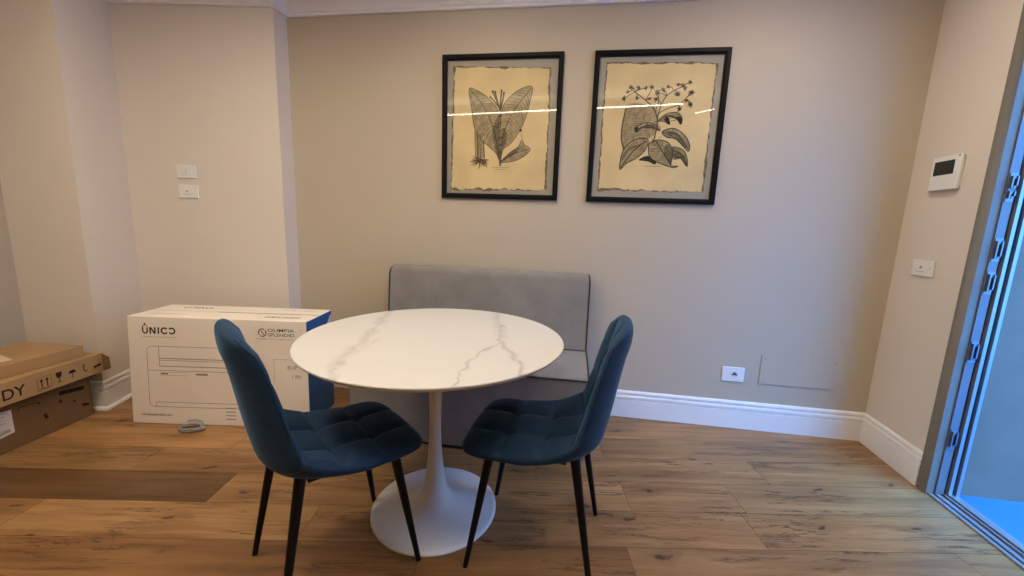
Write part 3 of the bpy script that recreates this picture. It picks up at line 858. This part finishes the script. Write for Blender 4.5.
def draw2(F):
    rnd = random.Random(4)
    o = spline([(118,205),(100,290),(92,370),(104,432),(150,385),(230,372),(288,335),(300,255),(282,200),(200,178),(140,178)], 7, True)
    F.poly(o, 0, LIT)
    for k in range(22):
        y = 205+k*10; F.line(spline([(108-k*.5, y), (160, y-7), (250+k, y-14)], 5), 2.8, .00005, MID, True)
    F.line(spline([(120,205),(100,290),(92,370),(104,432)], 8), 9, .0001, MID); F.line(spline([(118,200),(98,290),(90,370),(102,432)], 8), 4, .00012, INK)
    F.line(spline([(215,250),(225,320),(240,370)], 6), 2.5, .0001, INK); F.line(spline([(160,230),(180,260),(215,250),(260,230)], 6), 2, .0001, INK)
    leaf(F, [(80,546),(95,452),(135,397),(190,373),(240,376),(228,430),(182,478),(120,512)], [(230,385),(160,440),(84,540)], 17, LIT, 5, 2.8, .0001)
    leaf(F, [(320,332),(382,314),(440,350),(468,400),(463,440),(430,408),(392,372),(342,362)], [(322,340),(400,345),(463,430)], 14, LIT, 5, 3.2, .0001)
    leaf(F, [(372,420),(432,432),(456,480),(457,525),(436,500),(420,480),(380,482)], [(375,432),(430,462),(455,520)], 12, LIT, 5, 3.4, .0001)
    F.poly(spline([(345,345),(400,348),(455,420),(430,408),(392,372)], 6, True), .00018, MID)
    F.poly(spline([(380,440),(425,458),(452,515),(436,500),(420,478),(384,478)], 6, True), .00018, MID)
    F.poly(spline([(330,452),(352,400),(374,450),(368,515)], 6, True), .00033, MID)
    F.poly(spline([(95,500),(130,445),(200,405),(140,420),(98,462)], 6, True), .00018, MID)
    F.poly(spline([(205,312),(262,312),(300,322),(245,296)], 6, True), .00033, MID)
    F.poly(spline([(188,492),(240,468),(285,500),(276,516),(240,500)], 6, True), .00012, INK)
    leaf(F, [(250,395),(300,378),(355,395),(376,450),(368,518),(405,524),(380,533),(335,520),(285,500),(250,472),(243,430)], [(285,385),(325,450),(370,522)], 17, LIT, 5, 2.8, .00025)
    leaf(F, [(168,328),(188,296),(240,283),(290,300),(306,328),(262,312),(205,312),(180,335)], [(300,322),(245,296),(172,325)], 12, LIT, 4.5, 3, .00025)
    leaf(F, [(298,272),(340,236),(400,228),(426,258),(419,292),(396,262),(352,252),(360,292),(328,276)], [(305,270),(360,243),(422,275)], 12, LIT, 4.5, 3, .00025)
    F.poly(spline([(330,262),(352,252),(362,292),(340,278)], 6, True), .0004, INK)
    F.poly(spline([(396,250),(426,258),(419,292),(405,270)], 6, True), .0004, INK)
    F.poly(spline([(165,312),(186,306),(182,336),(168,330)], 6, True), .0004, INK)
    F.poly(spline([(335,345),(345,332),(300,368),(288,380)], 6, True), .0004, LIT)
    F.line(spline([(268,395),(282,345),(292,270),(272,205),(228,160),(170,115)], 8), 6, .0003, INK)
    F.line(spline([(292,260),(312,190),(340,140),(380,110),(420,92)], 8), 5, .0003, INK)
    F.line(spline([(300,230),(350,205),(400,190),(440,160),(470,120)], 8), 4, .0003, INK)
    F.line(spline([(285,210),(300,160),(292,120)], 6), 4, .0003, INK)
    tips = [(148,88,12),(108,150,11),(190,90,9),(228,95,8),(292,120,14),(325,105,11),(400,128,13),(284,155,10),(265,88,9),(468,66,9),(476,120,13),(470,183,13),(412,208,11),(430,82,8),(404,75,7),(180,150,8),(130,112,8),(440,98,9),(250,150,7),(350,88,8),(445,160,8)]
    src = [(170,115),(228,160),(272,205),(312,190),(340,140),(380,110),(420,92),(440,160),(400,190)]
    for x, y, r in tips:
        n = min(src, key=lambda q: (q[0]-x)**2+(q[1]-y)**2)
        F.line(spline([n, ((n[0]+x)/2+6, (n[1]+y)/2-6), (x, y)], 5), 4, .0003, INK)
        F.disc(x, y, r, .00035, MID); F.disc(x+1, y+1, r*.55, .0004, INK)
        for k in range(5):
            a = rnd.random()*2*PI; F.line([(x, y), (x+math.cos(a)*(r+7), y+math.sin(a)*(r+7))], 3.5, .00035, INK)
    for k in range(9):
        x, y = 230+rnd.random()*70, 285+rnd.random()*80; F.line(spline([(x, y), (x+8, y+14), (x+4, y+30)], 4), 2.5, .0003, INK)
    F.line([(222, 527), (312, 527)], 3, .0004, MID)

picture(-.1067, 1.7641, .002, 'black-framed print of a plant with two broad upright leaves and roots, left of the pair', dict(aff=[[.0010653908588699123, 6.091265248005702e-07], [3.083502132641882e-05, -.0009939143269656588], [-.3957601891585241, 2.0636271539441817]], draw=draw1),
        [(-.296, .357), (.289, .338), (.294, -.362), (-.308, -.365)])
picture(.793, 1.7645, .0007, 'black-framed print of a leafy plant with berry sprays, right of the pair', dict(aff=[[.0009999484025937375, -3.189314042453262e-07], [8.799285556012715e-05, -.0009845351586873514], [.4862077955822836, 2.075558228819984]], draw=draw2),
        [(-.299, .360), (.301, .345), (.298, -.345), (-.299, -.352)])

# ------------------------------------------------------------------ wall plates
class Plane:
    def __init__(s, o, u, n): s.o = Vector(o); s.u = Vector(u); s.n = Vector(n); s.z = Vector((0, 0, 1))
    def __call__(s, u, z, off): return s.o+s.u*u+s.z*z+s.n*off
PB = Plane(WB(0, 0, 0), (math.cos(WTH), -math.sin(WTH), 0), (-math.sin(WTH), -math.cos(WTH), 0))
PR = Plane(RC, RD, -RO)
pu = (PX-LI).normalized(); PP = Plane(LI, pu, (pu.y, -pu.x, 0))
def pbox(mb, pl, u0, u1, z0, z1, o0, o1, m=None):
    mb.hexa([pl(u0, z0, o1), pl(u1, z0, o1), pl(u1, z0, o0), pl(u0, z0, o0), pl(u0, z1, o1), pl(u1, z1, o1), pl(u1, z1, o0), pl(u0, z1, o0)], m)
def pdisc(mb, pl, u, z, r, o0, o1, m=None, n=20):
    a = [pl(u+r*math.cos(2*PI*k/n), z+r*math.sin(2*PI*k/n), o0) for k in range(n)]; b = [pl(u+r*math.cos(2*PI*k/n), z+r*math.sin(2*PI*k/n), o1) for k in range(n)]
    mb.add(a+b, [tuple(range(n, 2*n)), tuple(range(n))[::-1]]+[(k, (k+1) % n, n+(k+1) % n, n+k) for k in range(n)], m)
def plate(name, pl, u0, u1, z0, z1, label, cat, kind, group=None):
    mb = MB(); w = u1-u0; h = z1-z0; cu, cz = (u0+u1)/2, (z0+z1)/2
    pbox(mb, pl, u0, u1, z0, z1, .0004, .009)
    o = fixn(mb.build(name, M['plastic'], bevel=.0035, segs=3)); tag(o, label, cat, group)
    def ch(nm, mat, fn, bev=0, parent=o):
        mb = MB(); fn(mb); c = fixn(mb.build(nm, mat, parent, bevel=bev)); return c
    if kind == 'switch':
        ch('rocker', M['plastic'], lambda mb: [pbox(mb, pl, cu-.034+k*.0225, cu-.034+k*.0225+.0215, cz-.021, cz+.021, .009, .0115) for k in range(3)], .0012)
        ch('slot', M['socket_dark'], lambda mb: [pbox(mb, pl, cu-.0355, cu+.0345, cz-.0225, cz-.0215, .0088, .0093)])
        ch('indicator', M['print_grey'], lambda mb: [pdisc(mb, pl, cu-.001, cz-.004+dz, .0022, .0112, .012) for dz in (0, .008, .016)])
    elif kind == 'jack':
        ch('insert', M['plastic'], lambda mb: pbox(mb, pl, cu-.034, cu+.034, cz-.021, cz+.021, .009, .0110), .0012)
        ch('jack', M['socket_dark'], lambda mb: pdisc(mb, pl, cu-.004, cz+.001, .0045, .0108, .0118))
        ch('slot', M['print_grey'], lambda mb: pbox(mb, pl, cu-.026, cu+.020, cz-.019, cz-.017, .0108, .0114))
    elif kind == 'jack2':
        ch('insert', M['plastic'], lambda mb: pbox(mb, pl, cu-.034, cu+.034, cz-.021, cz+.021, .009, .0110), .0012)
        ch('jack', M['print_grey'], lambda mb: pdisc(mb, pl, cu-.006, cz+.003, .0065, .0108, .0125))
        ch('jack', M['print_grey'], lambda mb: pdisc(mb, pl, cu+.049, cz+.001, .0028, .0088, .0100))
        ch('slot', M['print_grey'], lambda mb: pbox(mb, pl, cu-.030, cu+.022, cz-.020, cz-.018, .0108, .0114))
    else:
        ch('insert', M['plastic'], lambda mb: pbox(mb, pl, cu-.020, cu+.033, cz-.023, cz+.023, .009, .0105), .0012)
        ch('rocker', M['plastic'], lambda mb: pbox(mb, pl, cu-.036, cu-.0225, cz-.023, cz+.023, .009, .0118), .0012)
        ch('socket_well', M['label'], lambda mb: pdisc(mb, pl, cu+.007, cz, .0195, .0104, .0110, n=32))
        ch('socket_hole', M['socket_dark'], lambda mb: [pdisc(mb, pl, cu+.007+dx, cz+dz, r, .0108, .0118) for dx, dz, r in ((-.0100, .0, .0052), (.0100, .0, .0052), (0, .0085, .0062), (0, .0, .0046))])
    return o
plate('light_switch', PP, .333, .4575, 1.411, 1.493, 'white three-button switch plate on the pale wall, upper of the two', 'switch', 'switch')
plate('wall_jack', PP, .331, .4595, 1.287, 1.369, 'white jack plate with a black dot on the pale wall, lower of the two', 'socket', 'jack')
plate('wall_jack', PR, .136, .267, 1.012, 1.094, 'white jack plate on the right wall under the dark-screened control panel', 'socket', 'jack2')
plate('power_socket', PB, 1.316, 1.444, .297, .388, 'white power socket low on the back wall beside the blank cover', 'socket', 'schuko')
# blank cover painted like the wall
mb = MB(); pbox(mb, PB, 1.529, 1.950, .2965, .475, .0004, .006)
cv = fixn(mb.build('access_cover', M['wall'], bevel=.002)); tag(cv, 'wall-coloured rectangular access cover low on the back wall near the corner', 'cover')
for u, z in ((1.55, .458), (1.553, .313), (1.93, .46), (1.93, .313)):
    mb = MB(); pdisc(mb, PB, u, z, .0045, .0058, .0068); fixn(mb.build('screw', M['print_grey'], cv))
# thermostat / control panel
mb = MB(); u0, u1, z0, z1 = .160, .316, 1.432, 1.592
pbox(mb, PR, u0+.008, u1-.008, z0+.008, z1-.008, .0004, .012); 
ctrl_back = None
mb2 = MB(); pbox(mb2, PR, u0, u1, z0, z1, .0115, .025)
ct = fixn(mb2.build('control_panel', M['plastic'], bevel=.004, segs=3)); tag(ct, 'white wall control panel with a dark screen on the right wall', 'thermostat')
c = fixn(mb.build('mounting_plate', M['plastic'], ct, bevel=.002))
mb = MB(); pbox(mb, PR, .1765, .287, 1.503, 1.568, .0246, .0256); c = fixn(mb.build('screen', M['screen'], ct)); c['label'] = 'dark display'
mb = MB(); pdisc(mb, PR, .306, 1.583, .0035, .0245, .0262); fixn(mb.build('sensor', M['socket_dark'], ct))
mb = MB(); pdisc(mb, PR, .262, 1.462, .005, .0245, .0258); fixn(mb.build('button', M['carton'], ct))

# ------------------------------------------------------------------ white carton
UX, UY, UA = -2.107, 2.069, .01
ub = empty('appliance_box', (UX, UY, 0), UA)
tag(ub, 'large white printed carton with blue ends standing against the pale wall', 'box')
LL, DD, HH = .986, .31, .626
B8 = [(-.022, -.002, 0), (LL-.004, -.002, 0), (LL, DD, 0), (.0, DD, 0), (.014, .0, HH), (LL, -.0, HH), (LL, DD, HH), (.0, DD, HH)]
def carton_face(i0, i1, i2, i3):
    a, b, c, d = (Vector(B8[i]) for i in (i0, i1, i2, i3))
    n = (b-a).cross(d-a).normalized()
    def fn(u, v, lift): return (a*(1-u)*(1-v)+b*u*(1-v)+c*u*v+d*(1-u)*v)+n*(lift+.0005)
    return fn
mb = MB()
mb.add(B8, [(3,2,1,0)], M['carton']); mb.add(B8, [(4,5,6,7), (0,1,5,4), (2,3,7,6), (3,0,4,7)], M['carton']); mb.add(B8, [(1,2,6,5)], M['carton_blue'])
body = mb.build('carton_body', M['carton'], ub, bevel=.004, segs=2)
ff = carton_face(0, 1, 5, 4)
FN = lambda x, z, lift=0: ff(x/LL, z/HH, lift)      # metres on the front
e_u = Vector((1, 0, 0)); e_z = Vector((0, 0, 1))
def ftext(mb, t, x, z, w, h, m, mirror=False, space=1):
    text_mesh(mb, t, FN(x, z), e_u, e_z, w, h, m, mirror, 0, space)
def fl(mb, x0, z0, x1, z1, w, m):
    F = Face2D(lambda x, z, l: FN(x, z, l)); F.line([(x0, z0), (x1, z1)], w, 0, m); mb.add(F.mb.v, F.mb.f, m)
mb = MB(); P_, G_ = M['print'], M['print_grey']
# logo: a power-button U, N, I, C and a reversed C
F = Face2D(lambda x, z, l: FN(x, z, l)); BW = .0085
F.line([(.125, .530), (.125, .567)], BW, 0, P_); F.line([(.151, .530), (.151, .567)], BW, 0, P_); F.poly([(.121, .567), (.131, .567), (.155, .530), (.145, .530)], .0001, P_)
F.line([(.170, .530), (.170, .567)], BW, 0, P_)
for cx, a0, a1 in ((.203, .20*PI, 1.80*PI), (.243, -.80*PI, .80*PI)):
    F.line([(cx+.0165*math.cos(a0+(a1-a0)*k/24), .5485+.0155*math.sin(a0+(a1-a0)*k/24)) for k in range(25)], BW, 0, P_)
mb.add(F.mb.v, F.mb.f, P_)
def arc(cx, cz, r, a0, a1, w, m, n=18):
    F = Face2D(lambda x, z, l: FN(x, z, l)); F.line([(cx+r*math.cos(a0+(a1-a0)*k/n), cz+r*math.sin(a0+(a1-a0)*k/n)) for k in range(n+1)], w, 0, m); mb.add(F.mb.v, F.mb.f, m)
F = Face2D(lambda x, z, l: FN(x, z, l))
F.line([(.080, .566), (.084, .566), (.084, .545)]+[(.0965+.0125*math.cos(PI+PI*k/10), .5445+.0125*math.sin(PI+PI*k/10)) for k in range(11)]+[(.109, .566)], .0075, 0, P_)
F.line([(.083, .571), (.090, .577), (.0965, .5785), (.103, .577), (.110, .571)], .004, 0, P_); F.disc(.0965, .585, .005, 0, P_)
mb.add(F.mb.v, F.mb.f, P_)
for mname in ('x',):
    text_mesh(mb, 'TECNICA UNITÀ ESTERNA', FN(.078, .509), e_u, e_z, .19, .0075, G_)
# maker's name
arc(.743, .557, .021, .25*PI+.2, 1.25*PI-.1, .0055, P_); arc(.743, .557, .021, 1.25*PI+.2, 2.25*PI-.1, .0055, P_)
fl(mb, .736, .569, .750, .545, .005, P_)
text_mesh(mb, 'OLIMPIA', FN(.773, .5625), e_u, e_z, .144, .0185, P_, bold=.004); text_mesh(mb, 'SPLENDID', FN(.773, .5365), e_u, e_z, .144, .0185, P_, bold=.004)
text_mesh(mb, 'HOME OF COMFORT', FN(.708, .519), e_u, e_z, .203, .006, G_)
text_mesh(mb, 'olimpiasplendid.com', FN(.052, .045), e_u, e_z, .17, .017, P_)
text_mesh(mb, '80 HP', FN(.874, .348), e_u, e_z, .052, .023, G_); text_mesh(mb, '1 PH', FN(.900, .294), e_u, e_z, .045, .024, G_)
for x in (.80, .85): pass
mb.build('lettering', M['print'], body)['label'] = 'dark printed lettering'
# outline drawing of the appliance
mb = MB(); lw = .0032
F = Face2D(lambda x, z, l: FN(x, z, l))
def rr(x0, z0, x1, z1, r, w):
    pts = []
    for cx, cz, a in ((x1-r, z1-r, 0), (x0+r, z1-r, PI/2), (x0+r, z0+r, PI), (x1-r, z0+r, 1.5*PI)):
        pts += [(cx+r*math.cos(a+PI/2*k/6), cz+r*math.sin(a+PI/2*k/6)) for k in range(7)]
    F.line(pts+[pts[0]], w, 0, G_)
rr(.100, .104, .700, .459, .030, lw)
F.line([(.100, .320), (.700, .320)], lw, 0, G_)
F.line([(.166, .458), (.166, .345)], lw, 0, G_)
F.line([(.166, .390), (.700, .390)], .005, 0, G_); F.line([(.166, .379), (.700, .379)], lw, 0, G_); F.line([(.166, .345), (.700, .345)], .005, 0, G_)
F.line([(.140, .132), (.700, .132)], lw, 0, G_); F.line([(.140, .132), (.133, .104)], lw, 0, G_)
F.line([(.166, .310), (.318, .310), (.318, .292), (.166, .292)], .002, 0, G_); F.line([(.170, .301), (.21, .301)], .006, 0, P_)
F.line([(.365, .302), (.43, .302)], .012, 0, G_)
F.line([(.80, .405), (.96, .405)], .002, 0, G_); F.line([(.80, .405), (.80, .27)], .002, 0, G_)
for k in range(4): F.line([(.52, .04+k*.022), (.575, .04+k*.022)], .006, 0, G_)
F.line([(.83, .095), (.87, .095)], .02, 0, P_)
mb.add(F.mb.v, F.mb.f, G_); mb.m = [mb.mi(m) for m in [F.mb.mats[i] for i in F.mb.m]]
mb.build('outline_drawing', G_, body)['label'] = 'grey line drawing of the appliance'
# top: closed flaps and printing
ft = carton_face(4, 5, 6, 7); TN = lambda x, y, lift=0: ft(x/LL, y/DD, lift)
mb = MB()
F = Face2D(lambda x, y, l: TN(x, y, l)); F.line([(.40, .150), (.985, .155)], .010, 0, M['carton_gap']); F.line([(.0, .153), (.40, .151)], .0025, 0, G_); mb.add(F.mb.v, F.mb.f, M['carton_gap'])
mb.build('flap_seam', M['carton_gap'], body)['label'] = 'dark slit between the top flaps'
mb = MB(); tv = Vector((0, 1, 0)); th_ = lambda t, x, y, w, h, m: text_mesh(mb, t, TN(x+w, y+h), -e_u, -tv, w, h, m)
th_('UNIC', .17, .222, .13, .035, P_); text_mesh(mb, 'C', TN(.168, .257), -e_u, -tv, .035, .035, P_, True)
text_mesh(mb, 'olimpiasplendid.com', TN(.06, .066), e_u, tv, .21, .018, G_)
text_mesh(mb, 'OLIMPIA SPLENDID', TN(.715, .060), e_u, tv, .20, .030, P_)
th_('olimpiasplendid.com', .73, .235, .20, .022, G_)
mb.build('lettering', M['print'], body)['label'] = 'printing on the top flaps'
fs = carton_face(1, 2, 6, 5); SN = lambda y, z, lift=0: fs(y/DD, z/HH, lift)
mb = MB(); F = Face2D(lambda y, z, l: SN(y, z, l))
F.poly([(.205, .500), (.300, .540), (.300, .600), (.285, .597), (.245, .555)][::1], 0, M['label'])
F.mb.build('printed_mark', M['label'], body)
for pts, w_ in (([(.155, .235), (.19, .215), (.215, .245), (.25, .275)], .012), ([(.20, .205), (.22, .23), (.245, .235)], .009)):
    F = Face2D(F.fn); F.line(spline(pts, 6), w_, 0, M['label'], True); F.mb.build('printed_mark', M['label'], body)['label'] = 'white mark on the blue end'
F = Face2D(F.fn); F.disc(.235, .30, .012, 0, M['label']); F.mb.build('printed_mark', M['label'], body)['label'] = 'white dot on the blue end'
# coiled cable at its foot
mb = MB(); pts = []
turns = 5
for k in range(turns*28+1):
    a = 2*PI*k/28; t = k/(turns*28)
    rx = .052+.020*math.sin(2.3*t*PI+.4)**2; ry = .026+.014*math.cos(3.1*t*PI)**2
    pts.append((-1.752+rx*math.cos(a), 2.012+ry*math.sin(a)+.004*math.sin(7*t), .0045+.020*t+.0018*math.sin(a*1.5)))
pts += [(-1.70, 2.03, .030), (-1.715, 2.047, .036), (-1.76, 2.054, .040), (-1.80, 2.048, .034)]
mb.tube(pts, .0036, 8)
tag(mb.build('cable_coil', M['cable'], smooth=True, angle=80), 'small coil of light grey cable on the floor in front of the white carton', 'cable')

# ------------------------------------------------------------------ brown cardboard boxes
def carton(name, quad, z0, z1, mat, label, group=None, bevel=.004):
    mb = MB(); mb.prism(quad, z0, z1); o = mb.build(name, mat, bevel=bevel); tag(o, label, 'box', group); return o
def wallx(y): return LC.x+(2.212-y)*math.tan(RTH)*1 + .012   # left wall runs with RD
def lw_x(y): t = (2.212-y)/(-RD.y); return LC.x+RD.x*t+.022
b1 = carton('cardboard_box', [(-2.452, 1.20), (-2.432, 2.145), (lw_x(2.145), 2.145), (lw_x(1.20), 1.20)], 0, .2525, M['card2'], 'brown cardboard box with a white label, on the floor under two other boxes')
b2 = carton('cardboard_box', [(-2.394, 1.05), (-2.381, 2.18), (lw_x(2.18)+.02, 2.18), (lw_x(1.05), 1.05)], .253, .367, M['card'], 'long brown box with dark lettering and handling symbols, middle of the stack')
a_ = Vector((-2.438, 1.769)); b_ = Vector((-2.410, 2.117)); dd = (b_-a_).normalized(); st0 = a_-dd*.75; nn = Vector((-dd.y, dd.x))
b3 = carton('cardboard_box', [tuple(st0), tuple(b_), tuple(b_+nn*.36), tuple(st0+nn*.36)], .3675, .432, M['card'], 'flat plain brown box lying on top of the cardboard stack')
# white label on the lowest box
FX = lambda y: -2.452+(y-1.20)*(.020/.945)
def front1(y, z, l=0): return (FX(y)+.0008+l, y, z)
mb = MB(); F = Face2D(lambda y, z, l: front1(y, z, l))
F.poly([(1.60, .070), (1.789, .088), (1.789, .205), (1.60, .228)], 0, M['label'])
for k in range(5): F.line([(1.64, .185-k*.018), (1.76-.02*(k % 2), .183-k*.017)], .004, .0003, M['print_grey'])
F.line([(1.68, .094), (1.775, .105)], .016, .0003, M['print_grey']); F.line([(1.66, .213), (1.775, .197)], .003, .0003, M['print_grey'])
mb = F.mb; fixn(mb.build('paper_label', M['label'], b1))['label'] = 'white printed paper label'
mb = MB(); F = Face2D(lambda y, z, l: front1(y, z, l))
for (y0, z0, y1, z1, w) in ((1.99, .198, 2.11, .182, .022), (1.815, .200, 1.90, .192, .003), (1.90, .192, 1.90, .18, .006), (1.815, .200, 1.815, .185, .003), (1.915, .12, 1.925, .09, .014), (1.99, .16, 1.995, .145, .012), (2.09, .085, 2.125, .075, .016), (2.05, .13, 2.06, .12, .01)):
    F.line([(y0, z0), (y1, z1)], w, 0, M['card_print'])
    fixn(F.mb.build('printed_mark', M['card_print'], b1)); F = Face2D(F.fn)
# lettering and symbols on the middle box
FX2 = lambda y: -2.394+(y-1.05)*(.013/1.13)
def front2(y, z, l=0): return Vector((FX2(y)+.0008+l, y, z))
mb = MB(); uy = Vector((0, 1, 0))
text_mesh(mb, 'C', front2(1.545, .277), uy, e_z, .052, .055, M['card_print']); text_mesh(mb, 'A', front2(1.607, .278), uy, e_z, .052, .053, M['card_print'])
text_mesh(mb, 'N', front2(1.668, .278), uy, e_z, .050, .053, M['card_print']); text_mesh(mb, 'D', front2(1.728, .278), uy, e_z, .044, .053, M['card_print']); text_mesh(mb, 'Y', front2(1.772, .279), uy, e_z, .046, .052, M['card_print'])
fixn(mb.build('lettering', M['card_print'], b2))
F = Face2D(lambda y, z, l: front2(y, z, l)); K = M['card_print']
# this way up
F.line([(1.865, .268), (1.925, .268), (1.925, .335), (1.865, .335), (1.865, .268)], .002, 0, K)
for y in (1.883, 1.907): F.line([(y, .282), (y, .318)], .005, 0, K); F.poly([(y-.009, .314), (y+.009, .314), (y, .328)], 0, K)
F.line([(1.872, .276), (1.918, .276)], .004, 0, K)
fixn(F.mb.build('handling_symbol', K, b2)); F = Face2D(F.fn)
# glass
F.poly([(1.945, .334), (1.975, .334), (1.971, .310), (1.964, .302), (1.956, .302), (1.949, .310)], 0, K); F.line([(1.960, .302), (1.960, .284)], .004, 0, K); F.line([(1.950, .282), (1.970, .282)], .004, 0, K)
fixn(F.mb.build('handling_symbol', K, b2)); F = Face2D(F.fn)
# umbrella
F.poly([(2.005, .306)]+[(2.0225+.0185*math.cos(PI-PI*k/8), .306+.018*math.sin(PI-PI*k/8)) for k in range(9)], 0, K); F.line([(2.0225, .306), (2.0225, .283), (2.016, .281)], .0035, 0, K)
fixn(F.mb.build('handling_symbol', K, b2)); F = Face2D(F.fn)
# hook
F.line([(2.080, .325), (2.080, .300), (2.088, .288), (2.097, .296)], .005, 0, K); F.line([(2.072, .330), (2.090, .330)], .004, 0, K)
fixn(F.mb.build('handling_symbol', K, b2)); F = Face2D(F.fn)
# crossed box
F.poly([(2.130, .303), (2.170, .309), (2.170, .297), (2.130, .291)], 0, K); F.line([(2.125, .285), (2.172, .318)], .003, 0, K)
fixn(F.mb.build('handling_symbol', K, b2))
# torn end flap of the middle box
mb = MB(); mb.hexa([(-2.383, 2.181, .258), (-2.352, 2.196, .268), (-2.356, 2.200, .268), (-2.387, 2.185, .258), (-2.383, 2.181, .364), (-2.356, 2.198, .335), (-2.360, 2.202, .335), (-2.387, 2.185, .364)])
fixn(mb.build('end_flap', M['card2'], b2))['label'] = 'bent end flap'
mb = MB(); mb.add([(-2.72, 1.86, .4328), (-2.497, 1.826, .4328), (-2.488, 1.866, .4328), (-2.70, 1.955, .4328)], [(0, 1, 2, 3)]); mb.build('tape_patch', M['tape'], b3)['label'] = 'cream tape patch'

# ------------------------------------------------------------------ daylight
w = bpy.data.worlds.new('World'); S.world = w; w.use_nodes = True
bg = w.node_tree.nodes['Background']; bg.inputs[0].default_value = (.10, .38, 1.0, 1)
wn = w.node_tree; tcw = wn.nodes.new('ShaderNodeTexCoord'); sx = wn.nodes.new('ShaderNodeSeparateXYZ'); wn.links.new(tcw.outputs['Generated'], sx.inputs[0])
mrw = wn.nodes.new('ShaderNodeMapRange'); mrw.inputs[1].default_value = .15; mrw.inputs[2].default_value = .9; mrw.inputs[3].default_value = 6.0; mrw.inputs[4].default_value = 21.0
wn.links.new(sx.outputs[2], mrw.inputs[0]); wn.links.new(mrw.outputs[0], bg.inputs[1])

# ------------------------------------------------------------------ camera
cam = bpy.data.cameras.new('camera'); co = bpy.data.objects.new('camera', cam); C.objects.link(co)
cam.sensor_width = 36; cam.lens = 391.5752/1024*36; cam.clip_start = .02
p, r = .1611, .0371
f = Vector((0, math.cos(p), -math.sin(p))); rt = Vector((1, 0, 0)); up = rt.cross(f)
r2 = rt*math.cos(r)+up*math.sin(r); u2 = -rt*math.sin(r)+up*math.cos(r)
mtx = Matrix((r2, u2, -f)).transposed().to_4x4(); mtx.translation = Vector((0, 0, 1.1943))
co.matrix_world = mtx; S.camera = co
S.view_settings.view_transform = 'Standard'; S.view_settings.look = 'None'; S.view_settings.gamma = 1; S.view_settings.exposure = 0
S.view_settings.use_curve_mapping = False
S.cycles.use_denoising = True
S.cycles.max_bounces = 10; S.cycles.diffuse_bounces = 6; S.cycles.transparent_max_bounces = 12
